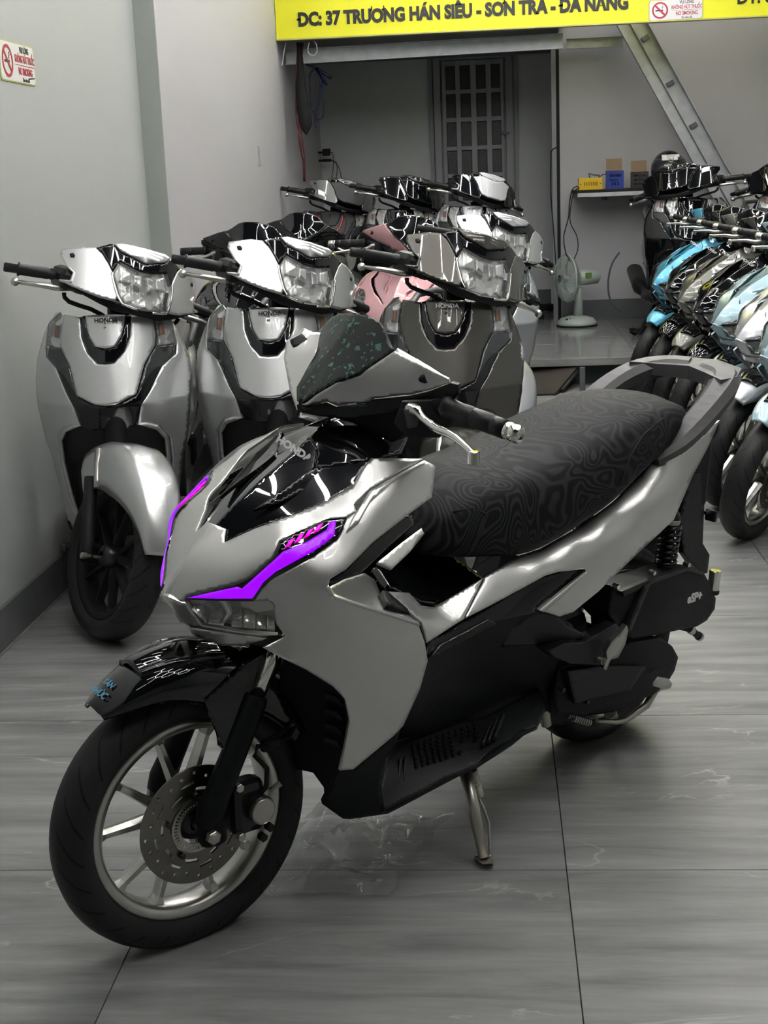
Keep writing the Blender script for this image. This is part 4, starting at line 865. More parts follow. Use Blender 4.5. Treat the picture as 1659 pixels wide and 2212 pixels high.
# lamp set into the apron for the kinds with a plain cowl
A('apron_lamp', 'reflector', [(172, 688), (150, 684), (140, 690), (132, 720), (150, 770), (165, 800), (172, 790), (160, 740)], d=.009, th=.008, key='apron_lamp')
A('apron_lamp_lens', 'lens', [(173, 687), (150, 683), (139, 689), (131, 720), (149, 771), (165, 802), (173, 791), (161, 740)], d=.013, th=.003, key='apron_lamp')
HL = ('headlight_bowl', 'headlight_lens', 'headlight_cell', 'headlight_rib', 'headlight_trim')
AL = ('apron_lamp', 'apron_lamp_lens', 'cowl_nose', 'apron_v_line')
HL2 = HL
HL = HL + ('apron_v_line',)
# ================================================================== room (work in progress)
def build_floor_mat(name='marble', rough=.42):
    m, nt, b = nmat(name); N = nt.nodes; L = nt.links
    tc = N.new('ShaderNodeTexCoord'); oi = N.new('ShaderNodeObjectInfo')
    ge = N.new('ShaderNodeNewGeometry')
    mp = N.new('ShaderNodeMapping'); mp.inputs['Scale'].default_value = (1.1, 9, 9); L.new(tc.outputs['Object'], mp.inputs['Vector'])
    ad = N.new('ShaderNodeVectorMath'); ad.operation = 'ADD'; 
    cx = N.new('ShaderNodeCombineXYZ'); r10 = N.new('ShaderNodeMath'); r10.operation = 'MULTIPLY'; r10.inputs[1].default_value = 37; L.new(oi.outputs['Random'], r10.inputs[0])
    L.new(r10.outputs[0], cx.inputs[0]); L.new(r10.outputs[0], cx.inputs[1]); L.new(mp.outputs[0], ad.inputs[0]); L.new(cx.outputs[0], ad.inputs[1])
    n1 = N.new('ShaderNodeTexNoise'); n1.inputs['Scale'].default_value = 1.6; n1.inputs['Detail'].default_value = 9; n1.inputs['Roughness'].default_value = .65; n1.inputs['Distortion'].default_value = .4
    L.new(ad.outputs[0], n1.inputs['Vector'])
    cr = N.new('ShaderNodeValToRGB'); e = cr.color_ramp.elements; e[0].position = .25; e[0].color = (.10, .102, .101, 1); e[1].position = .78; e[1].color = (.36, .363, .355, 1)
    L.new(n1.outputs['Fac'], cr.inputs[0])
    # pale veins
    mp2 = N.new('ShaderNodeMapping'); mp2.inputs['Scale'].default_value = (1.0, 2.6, 1); mp2.inputs['Rotation'].default_value = (0, 0, -.35)
    L.new(tc.outputs['Object'], mp2.inputs['Vector']); ad2 = N.new('ShaderNodeVectorMath'); ad2.operation = 'ADD'; L.new(mp2.outputs[0], ad2.inputs[0]); L.new(cx.outputs[0], ad2.inputs[1])
    n2 = N.new('ShaderNodeTexNoise'); n2.inputs['Scale'].default_value = 1.3; n2.inputs['Detail'].default_value = 6; n2.inputs['Distortion'].default_value = .5; L.new(ad2.outputs[0], n2.inputs['Vector'])
    s = N.new('ShaderNodeMath'); s.operation = 'SUBTRACT'; s.inputs[1].default_value = .5; L.new(n2.outputs['Fac'], s.inputs[0])
    a = N.new('ShaderNodeMath'); a.operation = 'ABSOLUTE'; L.new(s.outputs[0], a.inputs[0])
    mr = N.new('ShaderNodeMapRange'); mr.inputs[1].default_value = 0; mr.inputs[2].default_value = .006; mr.inputs[3].default_value = .8; mr.inputs[4].default_value = 0; L.new(a.outputs[0], mr.inputs[0])
    n3 = N.new('ShaderNodeTexNoise'); n3.inputs['Scale'].default_value = 3; L.new(ad2.outputs[0], n3.inputs['Vector'])
    m3_ = N.new('ShaderNodeMapRange'); m3_.inputs[1].default_value = .48; m3_.inputs[2].default_value = .62; L.new(n3.outputs['Fac'], m3_.inputs[0])
    mm = N.new('ShaderNodeMath'); mm.operation = 'MULTIPLY'; L.new(mr.outputs[0], mm.inputs[0]); L.new(m3_.outputs[0], mm.inputs[1])
    mx = N.new('ShaderNodeMix'); mx.data_type = 'RGBA'; L.new(mm.outputs[0], mx.inputs[0]); L.new(cr.outputs[0], mx.inputs[6]); mx.inputs[7].default_value = (.45, .45, .43, 1)
    L.new(mx.outputs[2], b.inputs['Base Color']); b.inputs['Roughness'].default_value = rough; b.inputs['Specular IOR Level'].default_value = .45
build_floor_mat()
build_floor_mat('marble_gloss', .13)
mat('wall_white', (.43, .45, .435), .6, noise=.04, nscale=2.2, bump=.15, bscale=40)
mat('wall_green', (.34, .37, .34), .6, noise=.03, nscale=3, bump=.1, bscale=40)
mat('wall_lilac', (.48, .475, .49), .6, noise=.05, nscale=2.5, bump=.15, bscale=40)
mat('grout', (.03, .03, .03), .8)
mat('ceiling_white', (.6, .6, .6), .7)
mat('ceiling_dark', (.035, .035, .04), .7)
mat('tube_light', (.9, .9, .9), .4, emit=(1, .99, .96), es=LAMP_W)

mat('platform_face', (.02, .035, .035), .5)
mat('galv', (.50, .52, .54), .45, .6, noise=.35, nscale=14)
mat('galv_dark', (.14, .15, .16), .5, .5, noise=.35, nscale=14)
mat('door_grey', (.26, .27, .28), .45, .1, noise=.08, nscale=5)
mat('wall_inner', (.58, .60, .60), .6, noise=.07, nscale=3, bump=.15, bscale=40)
mat('pane', (.006, .007, .008), .25, 0, 0, noise=.5, nscale=90, bump=.8, bscale=220)
mat('sign_yellow', (.80, .78, .012), .42, noise=.02, nscale=4)
mat('sign_ink', (.012, .012, .012), .4)
mat('sign_red', (.45, .02, .05), .4)
mat('sign_white', (.8, .8, .8), .35)
mat('sign_edge', (.5, .48, .15), .4)
mat('red_cord', (.09, .008, .01), .6)
mat('blue_cord', (.008, .018, .06), .6)
mat('white_cord', (.5, .5, .48), .6)
mat('black_cloth', (.005, .004, .005), .8, noise=.3)
mat('fan_green', (.40, .46, .42), .35, 0, .3, noise=.03)
mat('fan_blade', (.45, .52, .52), .2, 0, .2, alpha=.55)
mat('fan_tag', (.12, .22, .05), .4)
mat('wood_dark', (.03, .022, .017), .55, noise=.5, nscale=9, bump=.3, bscale=30)
mat('charger_yellow', (.75, .48, .01), .4)
mat('box_blue', (.012, .04, .28), .4, noise=.2, nscale=30)
mat('box_black', (.02, .012, .014), .4, noise=.3, nscale=30)
mat('cardboard', (.26, .18, .10), .7, noise=.1)
mat('marble_dark', (.13, .135, .14), .25, noise=.25, nscale=6)
def struct(name, mb, mname, parent=None, **kw):
    me = mb.mesh(name, mname) if isinstance(mb, MB) else mb
    o = link(name, me, parent)
    if parent is None: o['kind'] = 'structure'
    return o
def single(name, mb, mname, label, cat, M=None, group=None):
    me = mb.mesh(name, mname) if isinstance(mb, MB) else mb
    o = link(name, me, None, M); o['label'] = label; o['category'] = cat
    if group: o['group'] = group
    return o
TX, TY, TS = .122, 2.51, .8
x0, x1, y0 = -1.5, 3.7, -3.0
YP, YR, YB, YI, ZP = 8.85, 9.0, 11.2, 12.0, .18      # platform lip, its recess, rear wall, inner wall, platform height
def tiles(parent, xa, xb, ya, yb, z, mname, th=.012, ox=TX, oy=TY):
    tm = {}
    for iy in range(-12, 16):
        for ix in range(-8, 8):
            a0, b0 = ox + TS * ix, oy + TS * iy
            c0, c1, d0, d1 = max(a0 + .0011, xa), min(a0 + TS - .0011, xb), max(b0 + .0011, ya), min(b0 + TS - .0011, yb)
            if c1 - c0 < .02 or d1 - d0 < .02: continue
            k = (round(c1 - c0, 3), round(d1 - d0, 3))
            if k not in tm:
                q = MB(); q.cbox((0, 0, -th / 2), (k[0], k[1], th), .0008); tm[k] = q.mesh('tile', mname)
            link('tile', tm[k], parent, Matrix.Translation(((c0 + c1) / 2, (d0 + d1) / 2, z)))
m = MB(); m.box(((x0 + x1) / 2, (y0 + YR) / 2, -.03), (x1 - x0, YR - y0, .05)); FLOOR = struct('floor', m, 'grout')
tiles(FLOOR, x0, x1, y0, YR, 0, 'marble')
m = MB(); m.box((1.146, (YR + 12.2) / 2, .06), (5.1, 12.2 - YR, .2)); PLAT = struct('floor', m, 'platform_face'); PLAT.name = 'floor_platform'
tiles(PLAT, -1.405, 3.7, YP, 12.0, ZP, 'marble_gloss', th=.045, oy=YP)
def wallbox(name, a, b, mname):
    m = MB(); a, b = Vector(a), Vector(b); m.box((a + b) / 2, b - a); return struct(name, m, mname)
wallbox('wall_left', (-1.7, -3.2, 0), (-1.5, 6.17, CEIL), 'wall_white')
wallbox('trim_1', (-1.52, 6.16, 0), (-1.409, 6.2, CEIL), 'wall_green')
wallbox('wall_left', (-1.7, 6.165, 0), (-1.407, 12.2, CEIL), 'wall_lilac')
wallbox('wall_right', (3.7, -3.2, 0), (3.9, 12.4, CEIL), 'wall_white')
wallbox('wall_front', (-1.7, -3.4, 0), (3.9, -3.2, CEIL), 'wall_white')
wallbox('ceiling', (-1.7, -3.4, CEIL), (3.9, 12.4, CEIL + .1), 'ceiling_dark')
wallbox('wall_back', (.545, YB, ZP), (3.7, YB + .12, CEIL), 'wall_lilac')
wallbox('wall_inner', (-1.407, YI, ZP), (.9, YI + .15, 2.6), 'wall_inner')
wallbox('ceiling_mezzanine', (-1.407, 9.78, 2.42), (.6, 12.2, 2.5), 'ceiling_white')
wallbox('trim_2', (.52, YB - .01, ZP), (.546, YB + .1, 2.3), 'rubber')
wallbox('trim_3', (.485, YB - .03, ZP), (.52, YB + .02, 2.3), 'door_grey')
# skirting made of tile strips
def skirt(name, pts, h, z, mname):
    (xa, ya), (xb, yb) = pts; L = hypot(xb - xa, yb - ya); n = max(1, round(L / TS)); d = Vector((xb - xa, yb - ya, 0)) / L
    e = bpy.data.objects.new(name, None); COL.objects.link(e); e['kind'] = 'structure'
    nn = Vector((-d.y, d.x, 0)); q = MB(); q.cbox((0, 0, h / 2), (L / n - .003, .012, h), .001); me = q.mesh('skirting_tile', mname)
    for i in range(n):
        c = Vector((xa, ya, z)) + d * L * (i + .5) / n
        link('skirting_tile', me, e, Matrix.Translation(c) @ Matrix.Rotation(atan2(d.y, d.x), 4, 'Z'))
skirt('baseboard_left', ((-1.493, -.9), (-1.493, 6.16)), .125, 0, 'marble_dark')
skirt('baseboard_left_rear', ((-1.40, 6.17), (-1.40, YP)), .125, 0, 'marble_dark')
skirt('baseboard_back', ((.55, YB - .007), (3.69, YB - .007)), .16, ZP, 'marble_dark')
skirt('baseboard_inner', ((-1.40, YI - .007), (.50, YI - .007)), .19, ZP, 'marble_dark')
# ---- door in the inner wall
def wz(u, v, y): return on('y', y, u, v)
def zpx(v, u, y): return wz(u, v, y).z
de = bpy.data.objects.new('door_1', None); COL.objects.link(de); de['kind'] = 'structure'
yd = YI - .01
xa, xb = wz(940, 300, yd).x, wz(1108, 300, yd).x; zt = wz(1020, 112, yd).z
def bar(name, xa, xb, za, zb, y, d, mname, par): m = MB(); m.cbox(((xa + xb) / 2, y - d / 2, (za + zb) / 2), (xb - xa, d, zb - za), .002); return link(name, m.mesh(name, mname), par)
for a, b in ((xa, xa + .055), (xb - .055, xb)): bar('door_frame', a, b, ZP, zt, yd, .06, 'door_grey', de)
bar('door_frame', xa, xb, zt - .06, zt, yd, .058, 'door_grey', de)
la, lb = wz(958, 300, yd).x, wz(1089, 300, yd).x; lz = wz(1020, 130, yd).z
pa = [wz(u, 300, yd).x for u in (966, 987, 997, 1019, 1031, 1052, 1063, 1083)]
rows = [(141, 193), (202, 253), (263, 315), (324, 374), (383, 433)]
rz = [(wz(1020, a, yd).z, wz(1020, b, yd).z) for a, b in rows]
hh = rz[0][0] - rz[0][1]; st_ = rz[0][0] - rz[1][0]
leaf = bar('door_leaf', la, lb, ZP + .01, rz[-1][1] - .02, yd - .005, .045, 'door_grey', de)
for a, b in ((la, pa[0]), (pa[1], pa[2]), (pa[3], pa[4]), (pa[5], pa[6]), (pa[7], lb)): bar('mullion', a, b, rz[-1][1] - .02, lz, yd - .005, .045, 'door_grey', leaf)
zs = [lz] + [z for r in rz for z in r] + [rz[-1][1] - .02]
for i in range(0, len(zs), 2): bar('glazing_bar', la, lb, zs[i + 1], zs[i], yd - .008, .038, 'door_grey', leaf)
for i in range(4):
    for (t, b) in rz: bar('pane', pa[2 * i], pa[2 * i + 1], b, t, yd - .004, .01, 'pane', leaf)
m = MB(); hx_ = wz(1086, 285, yd - .05).x; hz_ = wz(1086, 288, yd - .05).z; m.cyl((hx_, yd - .05, hz_), (hx_, yd - .08, hz_), .014, 12); m.cbox((hx_ + .02, yd - .085, hz_), (.07, .012, .016), .004); link('door_handle', m.mesh('door_handle', 'galv_dark'), de)
for zz in (1.9, 1.2):
    m = MB(); m.cyl((la - .005, yd - .055, zz - .04), (la - .005, yd - .055, zz + .04), .008, 8); link('hinge', m.mesh('hinge', 'galv_dark'), de)
bar('door_frame', wz(930, 300, yd).x, wz(938, 300, yd).x, ZP, 2.4, yd, .03, 'door_grey', de)
bar('door_frame', wz(1112, 300, yd).x, wz(1119, 300, yd).x, ZP, 2.4, yd, .03, 'door_grey', de)
# ---- beams and stair stringer
def chan(name, p, q, w, d, th, mname, label, cat, upv=(0, 0, 1), parts=()):
    p, q = Vector(p), Vector(q); L = (q - p).length; M = frame((p + q) / 2, q - p, upv)
    t = thing(name, label, cat, M)
    m = MB(); m.box((0, 0, 0), (L, w, th)); link('web', m.mesh('web', mname), t)
    for s in (1, -1):
        m = MB(); m.box((0, s * (w - th) / 2, d / 2), (L, th, d)); link('flange', m.mesh('flange', mname), t)
    return t
chan('steel_beam', (-1.4, 10.1, 2.185), (.52, 10.1, 2.205), .10, .05, .004, 'galv', 'galvanised steel channel beam under the yellow sign over the opening', 'beam', (0, 0, 1))
chan('steel_beam', (.60, 11.1, 2.27), (1.02, 11.1, 2.27), .075, .04, .004, 'galv', 'short galvanised channel under the sign beside the stair stringer', 'beam', (0, 0, 1))
chan('steel_beam', (-1.4, 11.6, 2.30), (.52, 11.6, 2.30), .1, .05, .004, 'galv_dark', 'dim steel beam in front of the door head in the inner room', 'beam', (0, 0, 1))
sp, sq = wz(1352, 30, 10.95), wz(1600, 480, 10.95)
sp = sp + (sp - sq) * .05; sq = sq + (sq - sp) * .45
S1 = chan('stair_stringer', sp, sq, .20, .07, .005, 'galv', 'slanting galvanised steel stair stringer against the rear wall', 'stair', (1, 0, .6))
Li = S1.matrix_world.inverted()
m = MB(); LL = (sq - sp).length; m.box((0, -.012, .012), (LL, .006, .022)); link('rib', m.mesh('rib', 'galv_dark'), S1)
for u, v in ((1366, 100), (1417, 199), (1466, 291)):
    c = Li @ wz(u, v, 10.93); m = MB(); m.cbox((c.x, .035, .02), (.035, .055, .03), .003, ); link('step_bracket', m.mesh('step_bracket', 'galv_dark'), S1)
# ---- sign
sg = thing('shop_sign', 'long yellow shop sign with black lettering under the ceiling', 'sign', Matrix.Translation((0, 9.75, 0)))
m = MB(); m.cbox((1.146, 0, 2.62), (5.1, .06, .70), .004); link('sign_board', m.mesh('sign_board', 'sign_yellow'), sg)
m = MB(); m.cbox((1.146, -.002, 2.268), (5.1, .068, .01), .002); link('sign_rim', m.mesh('sign_rim', 'sign_edge'), sg)
def sign_text(body, pa, pb, hpx, mname, y, par, off=.05, name='lettering', origin=(0, 9.75, 0)):
    """lettering between two pixels of its baseline at depth y"""
    a, b = wz(*pa, y), wz(*pb, y); me = text_mesh(body, 1, mname, .004, offset=off, align='LEFT'); xs = [v.co.x for v in me.vertices]
    capm = text_mesh('H', 1, mname, .004, offset=off); ys = [v.co.y for v in capm.vertices]; cap = max(ys) - min(ys); cy0 = min(ys)
    h = wz(pa[0], pa[1] - hpx, y).z - a.z; sx = (b.x - a.x) / (max(xs) - min(xs)); sy = h / cap; x0_ = min(xs)
    for v in me.vertices:
        t = (v.co.x - x0_) * sx; z = a.z + (b.z - a.z) * t / (b.x - a.x) + (v.co.y - cy0) * sy
        v.co = Vector((a.x + t, y - v.co.z * .5 - .001, z)) - Vector(origin)
    me.flip_normals(); me.name = name; return link(name, me, par)
sign_text('ĐC: 37 TRƯƠNG HÁN SIÊU - SƠN TRÀ - ĐÀ NẴNG', (642, 58), (1357, 20), 31, 'sign_ink', 9.718, sg)
sign_text('ĐT: 0', (1590, 9), (1668, 5), 28, 'sign_ink', 9.718, sg, off=.03)
# ---- no smoking stickers
def smoke_sticker(M, w, h, label):
    t = thing('no_smoking_sticker', label, 'sticker', M)
    c = .09 * h; P2_ = [(-w / 2 + c, -h / 2), (w / 2 - c, -h / 2), (w / 2, -h / 2 + c), (w / 2, h / 2 - c), (w / 2 - c, h / 2), (-w / 2 + c, h / 2), (-w / 2, h / 2 - c), (-w / 2, -h / 2 + c)]
    def pl(P, z0, z1, n, mn, par=t):
        k = len(P); m = MB(); m.add([Vector((*p, z1)) for p in P] + [Vector((*p, z0)) for p in P], [tuple(range(k)), tuple(reversed(range(k, 2 * k)))] + [(i + k, (i + 1) % k + k, (i + 1) % k, i) for i in range(k)]); return link(n, m.mesh(n, mn), par)
    pl(P2_, 0, .002, 'backing', 'sign_edge'); pl([(x * .965, y * .94) for x, y in P2_], .002, .003, 'face', 'sign_white')
    cx_ = -w * .29; r = h * .40
    m = MB(); m.lathe([(r * .80, .003), (r, .003), (r, .0042), (r * .80, .0042), (r * .8, .003)], (cx_, 0, 0), (0, 0, 1), 40, False); m.add([Vector((cx_ + x, y, z)) for z in (.0042, .003) for x, y in ((-r * .66, r * .5), (-r * .5, r * .66), (r * .66, -r * .5), (r * .5, -r * .66))], [(3, 2, 1, 0), (4, 5, 6, 7)])
    link('ban_ring', m.mesh('ban_ring', 'sign_red'), t)
    m = MB(); m.box((cx_ - r * .1, -r * .02, .0036), (r * .95, r * .16, .001)); m.tube([(cx_ + r * .3, r * .15, .0036), (cx_ + r * .2, r * .3, .0036), (cx_ + r * .42, r * .38, .0036), (cx_ + r * .3, r * .55, .0036)], r * .03, 5); link('cigarette', m.mesh('cigarette', 'sign_ink'), t)
    for body, yy, hh_, ww, mn in (('VUI LÒNG', .33, .16, .26, 'sign_ink'), ('KHÔNG HÚT THUỐC', .10, .19, .56, 'sign_red'), ('NO SMOKING', -.20, .19, .40, 'sign_red'), ('Xin cám ơn!', -.40, .10, .2, 'sign_ink')):
        me = text_mesh(body, 1, mn, .001, offset=.02); xs = [v.co.x for v in me.vertices]; ys = [v.co.y for v in me.vertices]
        s1 = ww * w / (max(xs) - min(xs)); s2 = hh_ * h / .75
        for v in me.vertices: v.co = Vector((v.co.x * s1 + w * .2, v.co.y * s2 + yy * h, .0035 + v.co.z * .5))
        me.name = 'print'; link('print', me, t)
    m = MB(); m.box((w * .2, -.04 * h, .0035), (w * .56, .012 * h, .001)); link('rule', m.mesh('rule', 'sign_red'), t)
a, b, c_, d_ = on('x', -1.498, 74, 100), on('x', -1.498, 74, 183), on('x', -1.498, 0, 84), on('x', -1.498, 0, 178)
hh1 = abs(a.z - b.z); ww1 = hh1 * 2.75; yr = (a.y + b.y) / 2; zc = (a.z + b.z + c_.z + d_.z) / 4
smoke_sticker(frame((-1.4995, yr - ww1 / 2, zc), (0, 1, 0), (0, 0, 1)), ww1, hh1, 'white no smoking sticker on the left wall, cut by the frame')
a, b = wz(1401, 24, 9.717), wz(1519, 17, 9.717); t_, u_ = wz(1458, -2, 9.717), wz(1461, 43, 9.717)
smoke_sticker(frame(((a.x + b.x) / 2, 9.7185, (t_.z + u_.z) / 2), (1, 0, (b.z - a.z) / (b.x - a.x)), (0, 0, 1)), (b.x - a.x), t_.z - u_.z, 'white no smoking sticker stuck on the yellow sign')
# ---- shelf and what stands on it
zS = 1.195; ys_ = 10.93
xa, xb = wz(1240, 410, 10.8).x, wz(1500, 410, 10.8).x
sh = thing('wall_shelf', 'narrow black shelf with a grey front edge on the rear wall', 'shelf', Matrix.Translation(((xa + xb) / 2, ys_, zS)))
m = MB(); m.cbox((0, .02, -.012), (xb - xa, .48, .022), .003); link('shelf_board', m.mesh('shelf_board', 'rubber'), sh)
m = MB(); m.cbox((.01, -.225, -.036), (xb - xa - .02, .012, .03), .002); link('front_edge', m.mesh('front_edge', 'galv'), sh)
m = MB()
for s in (-.4, .4): m.box((s * (xb - xa), .1, -.1), (.02, .28, .02)); 
m = MB(); m.box((-.2, .12, -.055), (.02, .28, .05)); link('shelf_bracket', m.mesh('shelf_bracket', 'galv_dark'), sh)
def carton(u0, u1, v0, v1, y, mname, flap, label):
    a, b = wz(u0, v1, y), wz(u1, v0, y); w, h = b.x - a.x, b.z - zS; t = thing('battery_box', label, 'box', Matrix.Translation(((a.x + b.x) / 2, y + .05, zS)))
    m = MB()
    for c, d in (((0, -.048, h / 2), (w, .003, h)), ((0, .048, h / 2), (w, .003, h)), ((-w / 2, 0, h / 2), (.003, .096, h)), ((w / 2, 0, h / 2), (.003, .096, h)), ((0, 0, .002), (w, .096, .003))): m.box(c, d)
    link('carton', m.mesh('carton', mname), t)
    m = MB(); f = wz(u0, flap, y).z - zS; m.box((0, .052, (h + f) / 2), (w * .96, .003, f - h), Matrix.Rotation(-.12, 3, 'X')); link('carton_flap', m.mesh('carton_flap', 'cardboard'), t)
    m = MB(); m.cbox((0, 0, h * .5), (w * .9, .085, h * .9), .004); link('battery', m.mesh('battery', 'rubber'), t)
    return t, w, h
t, w, h = carton(1311, 1347, 368, 403, 10.78, 'box_blue', 343, 'open blue battery carton with a brown flap on the shelf')
def boxtext(t, body, x, z, ww, hh_, mn, d=-.05):
    me = text_mesh(body, 1, mn, .001, offset=.02); xs = [v.co.x for v in me.vertices]; s1 = ww / (max(xs) - min(xs))
    for v in me.vertices: v.co = Vector((v.co.x * s1 + x, d - .0003, v.co.y * hh_ / .75 + z))
    me.name = 'print'; link('print', me, t)
boxtext(t, 'dongnai', 0, h * .76, w * .7, h * .2, 'sign_white'); boxtext(t, 'N-power', -.01, h * .5, w * .55, h * .1, 'sign_white'); boxtext(t, '3 K 5', 0, h * .28, w * .45, h * .18, 'sign_red')
t, w, h = carton(1365, 1401, 370, 400, 10.78, 'box_black', 347, 'open black battery carton with red print on the shelf')
for k in range(3): boxtext(t, 'MF 12V 5Ah', 0, h * (.75 - .25 * k), w * .7, h * .12, 'sign_red')
a, b = wz(1250, 405, 10.76), wz(1301, 386, 10.76); w, h = b.x - a.x, b.z - zS + .01
t = thing('battery_charger', 'yellow battery charger with clamps at the left end of the shelf', 'charger', Matrix.Translation(((a.x + b.x) / 2, 10.8, zS)))
m = MB(); m.cbox((0, 0, h / 2), (w, .12, h), .004); link('charger_case', m.mesh('charger_case', 'charger_yellow'), t)
for k in range(8): 
    m = MB(); m.box((-w * .26 + k * w * .075, -.061, h * .5), (.004, .002, h * .3)); link('vent_slot', m.mesh('vent_slot', 'rubber'), t)
for s in (-1, 1):
    m = MB(); m.cyl((s * w * .42, -.06, h * .5), (s * w * .42, -.064, h * .5), .004, 8); link('screw', m.mesh('screw', 'rubber'), t)
m = MB(); m.tube([(0, 0, h), (-.01, 0, h + .03), (.03, -.01, h + .02), (.07, -.01, h + .015)], .006, 8); m2 = link('clamp', m.mesh('clamp', 'galv_dark'), t)
m = MB(); m.tube([(w * .35, 0, h), (w * .55, 0, h + .02), (w * .9, 0, h + .03)], .003, 6); link('lead', m.mesh('lead', 'rubber'), t)
def cord(name, px, y, r, mname, label, cat='cable', group=None):
    pts = [wz(p[0], p[1], p[2] if len(p) > 2 else y) for p in px]
    R = []
    for i in range(len(pts) - 1):
        a, b, c, d = pts[max(i - 1, 0)], pts[i], pts[i + 1], pts[min(i + 2, len(pts) - 1)]
        for j in range(4): R.append(cr(a, b, c, d, j / 4))
    R.append(pts[-1]); m = MB(); m.tube(R, r, 6); return single(name, m, mname, label, cat, None, group)
cord('power_cable', [(1248, 402), (1236, 410), (1230, 440), (1228, 470), (1218, 510), (1222, 545), (1232, 565)], 10.7, .004, 'rubber', 'thin black cable hanging from the shelf down to the fan')
cord('power_cable', [(1252, 404), (1240, 415), (1233, 445), (1232, 480), (1246, 510), (1248, 540), (1236, 566)], 10.72, .0035, 'rubber', 'second thin black cable looping from the shelf to behind the fan')
cord('power_cable', [(1203, 318), (1192, 325), (1190, 345), (1190, 420), (1196, 500), (1203, 600), (1207, 650)], 11.165, .004, 'rubber', 'long black cable hanging beside the edge of the opening')
for px, lab in (([(644, 92), (640, 160), (645, 230), (646, 300), (655, 350), (656, 392)], 'red cord hanging on the left beside the black bag'), ([(655, 92), (650, 150), (646, 215), (649, 270), (657, 335), (659, 392)], 'red cord hanging in front of the black bag, ending by the grey scooter'), ([(652, 100), (641, 180), (640, 250), (648, 300), (652, 335), (655, 345)], 'dark red cord nearest the left wall behind the sign')):
    cord('red_cord', px, 9.9, .005, 'red_cord', lab, 'cord')
k0 = wz(683, 147, 10.15)
BR = thing('blue_rope', 'bundle of dark blue rope with strap ends hanging in the opening beside the black bag', 'rope', Matrix.Translation(k0))
ropes = [cord('rope_loop', [(652, 96), (653, 115), (656, 135), (672, 143), (679, 148), (670, 160), (669, 190), (673, 230), (681, 248), (690, 257), (698, 250), (699, 220), (697, 190), (690, 160), (686, 150)], 10.15, .006, 'blue_cord', ''),
    cord('rope_end', [(680, 148), (690, 165), (692, 190), (690, 215), (682, 245), (681, 262), (684, 277)], 10.15, .006, 'blue_cord', '')]
for u, v in ((716, 169), (706, 184), (700, 178)):
    m = MB(); m.tube([k0, wz(u, v, 10.15)], .012, 6); ropes.append(link('strap_end', m.mesh('strap_end', 'blue_cord')))
for o in ropes:
    for k in ('label', 'category'):
        if k in o: del o[k]
    o.parent = BR; o.matrix_local = Matrix.Translation(-k0)
cord('white_loop', [(668, 91), (665, 110), (671, 119), (680, 119), (685, 110), (683, 95), (678, 90)], 9.8, .004, 'white_cord', 'white cord loop hanging under the sign', 'cord')
cord('white_string', [(618, 91), (613, 115), (611, 130), (609, 142)], 9.8, .004, 'white_cord', 'short white string under the left end of the sign', 'cord')
# black long bag
rg = []
for v, ul, ur in ((92, 640, 652), (130, 642, 655), (180, 638, 661), (230, 640, 668), (262, 646, 674), (276, 650, 671), (291, 659, 663)):
    a, b = wz(ul, v, 9.9), wz(ur, v, 9.9); rg.append([a, (a + b) / 2 + Vector((0, -.02, 0)), b, (a + b) / 2 + Vector((0, .03, 0))])
single('black_bag', loft(rg, 4, closed=True, kr=3), 'black_cloth', 'long narrow black cloth bag hanging among red cords', 'bag')
# wall socket adapters
for u0, u1, v0, v1, lab in ((697, 713, 321, 337, 'square black plug adapter in the inner corner'), (697, 716, 343, 350, 'flat black plug adapter just below the square one')):
    a, b = wz(u0, v1, 11.8), wz(u1, v0, 11.8); t = thing('plug_adapter', lab, 'plug', Matrix.Translation((a + b) / 2))
    m = MB(); m.cbox((0, 0, 0), (b.x - a.x, .05, b.z - a.z), .005); link('case', m.mesh('case', 'rubber'), t)
    m = MB(); m.cbox((-(b.x - a.x) / 2 - .02, 0, 0), (.04, .03, .018), .003); link('plug_pins', m.mesh('plug_pins', 'rubber'), t)
cord('thin_cord', [(714, 329), (719, 333), (720, 360), (716, 385)], 11.8, .003, 'rubber', 'thin black cord from the square adapter')
cord('thin_cord', [(717, 347), (727, 352), (728, 375), (726, 390), (735, 410)], 11.8, .003, 'rubber', 'thin black cord from the flat adapter, left of the two')
cord('thin_cord', [(718, 347), (731, 360), (738, 385), (745, 410), (752, 430)], 11.8, .003, 'rubber', 'thin black cord from the flat adapter, right of the two')
a, b = on('x', -1.403, 559, 316), on('x', -1.403, 560, 358); m = MB(); m.cbox((a + b) / 2, (.008, .035, a.z - b.z), .003); single('wall_clip', m, 'galv', 'thin metal strip fixed upright on the left wall', 'fitting')
m = MB(); p = on('x', -1.485, 140, 1182); m.cbox(p, (.02, .05, .004), .001); t = thing('wall_hook', 'small metal bracket on the skirting beside the silver scooter wheel', 'bracket', Matrix.Translation(p))
for dz in (-.008, .008):
    m = MB(); m.cbox((0, 0, dz), (.02, .055, .004), .001); link('bracket_arm', m.mesh('bracket_arm', 'galv_dark'), t)
m = MB(); m.cyl((0, -.01, -.012), (0, -.01, .012), .006, 8); link('pin', m.mesh('pin', 'galv'), t)
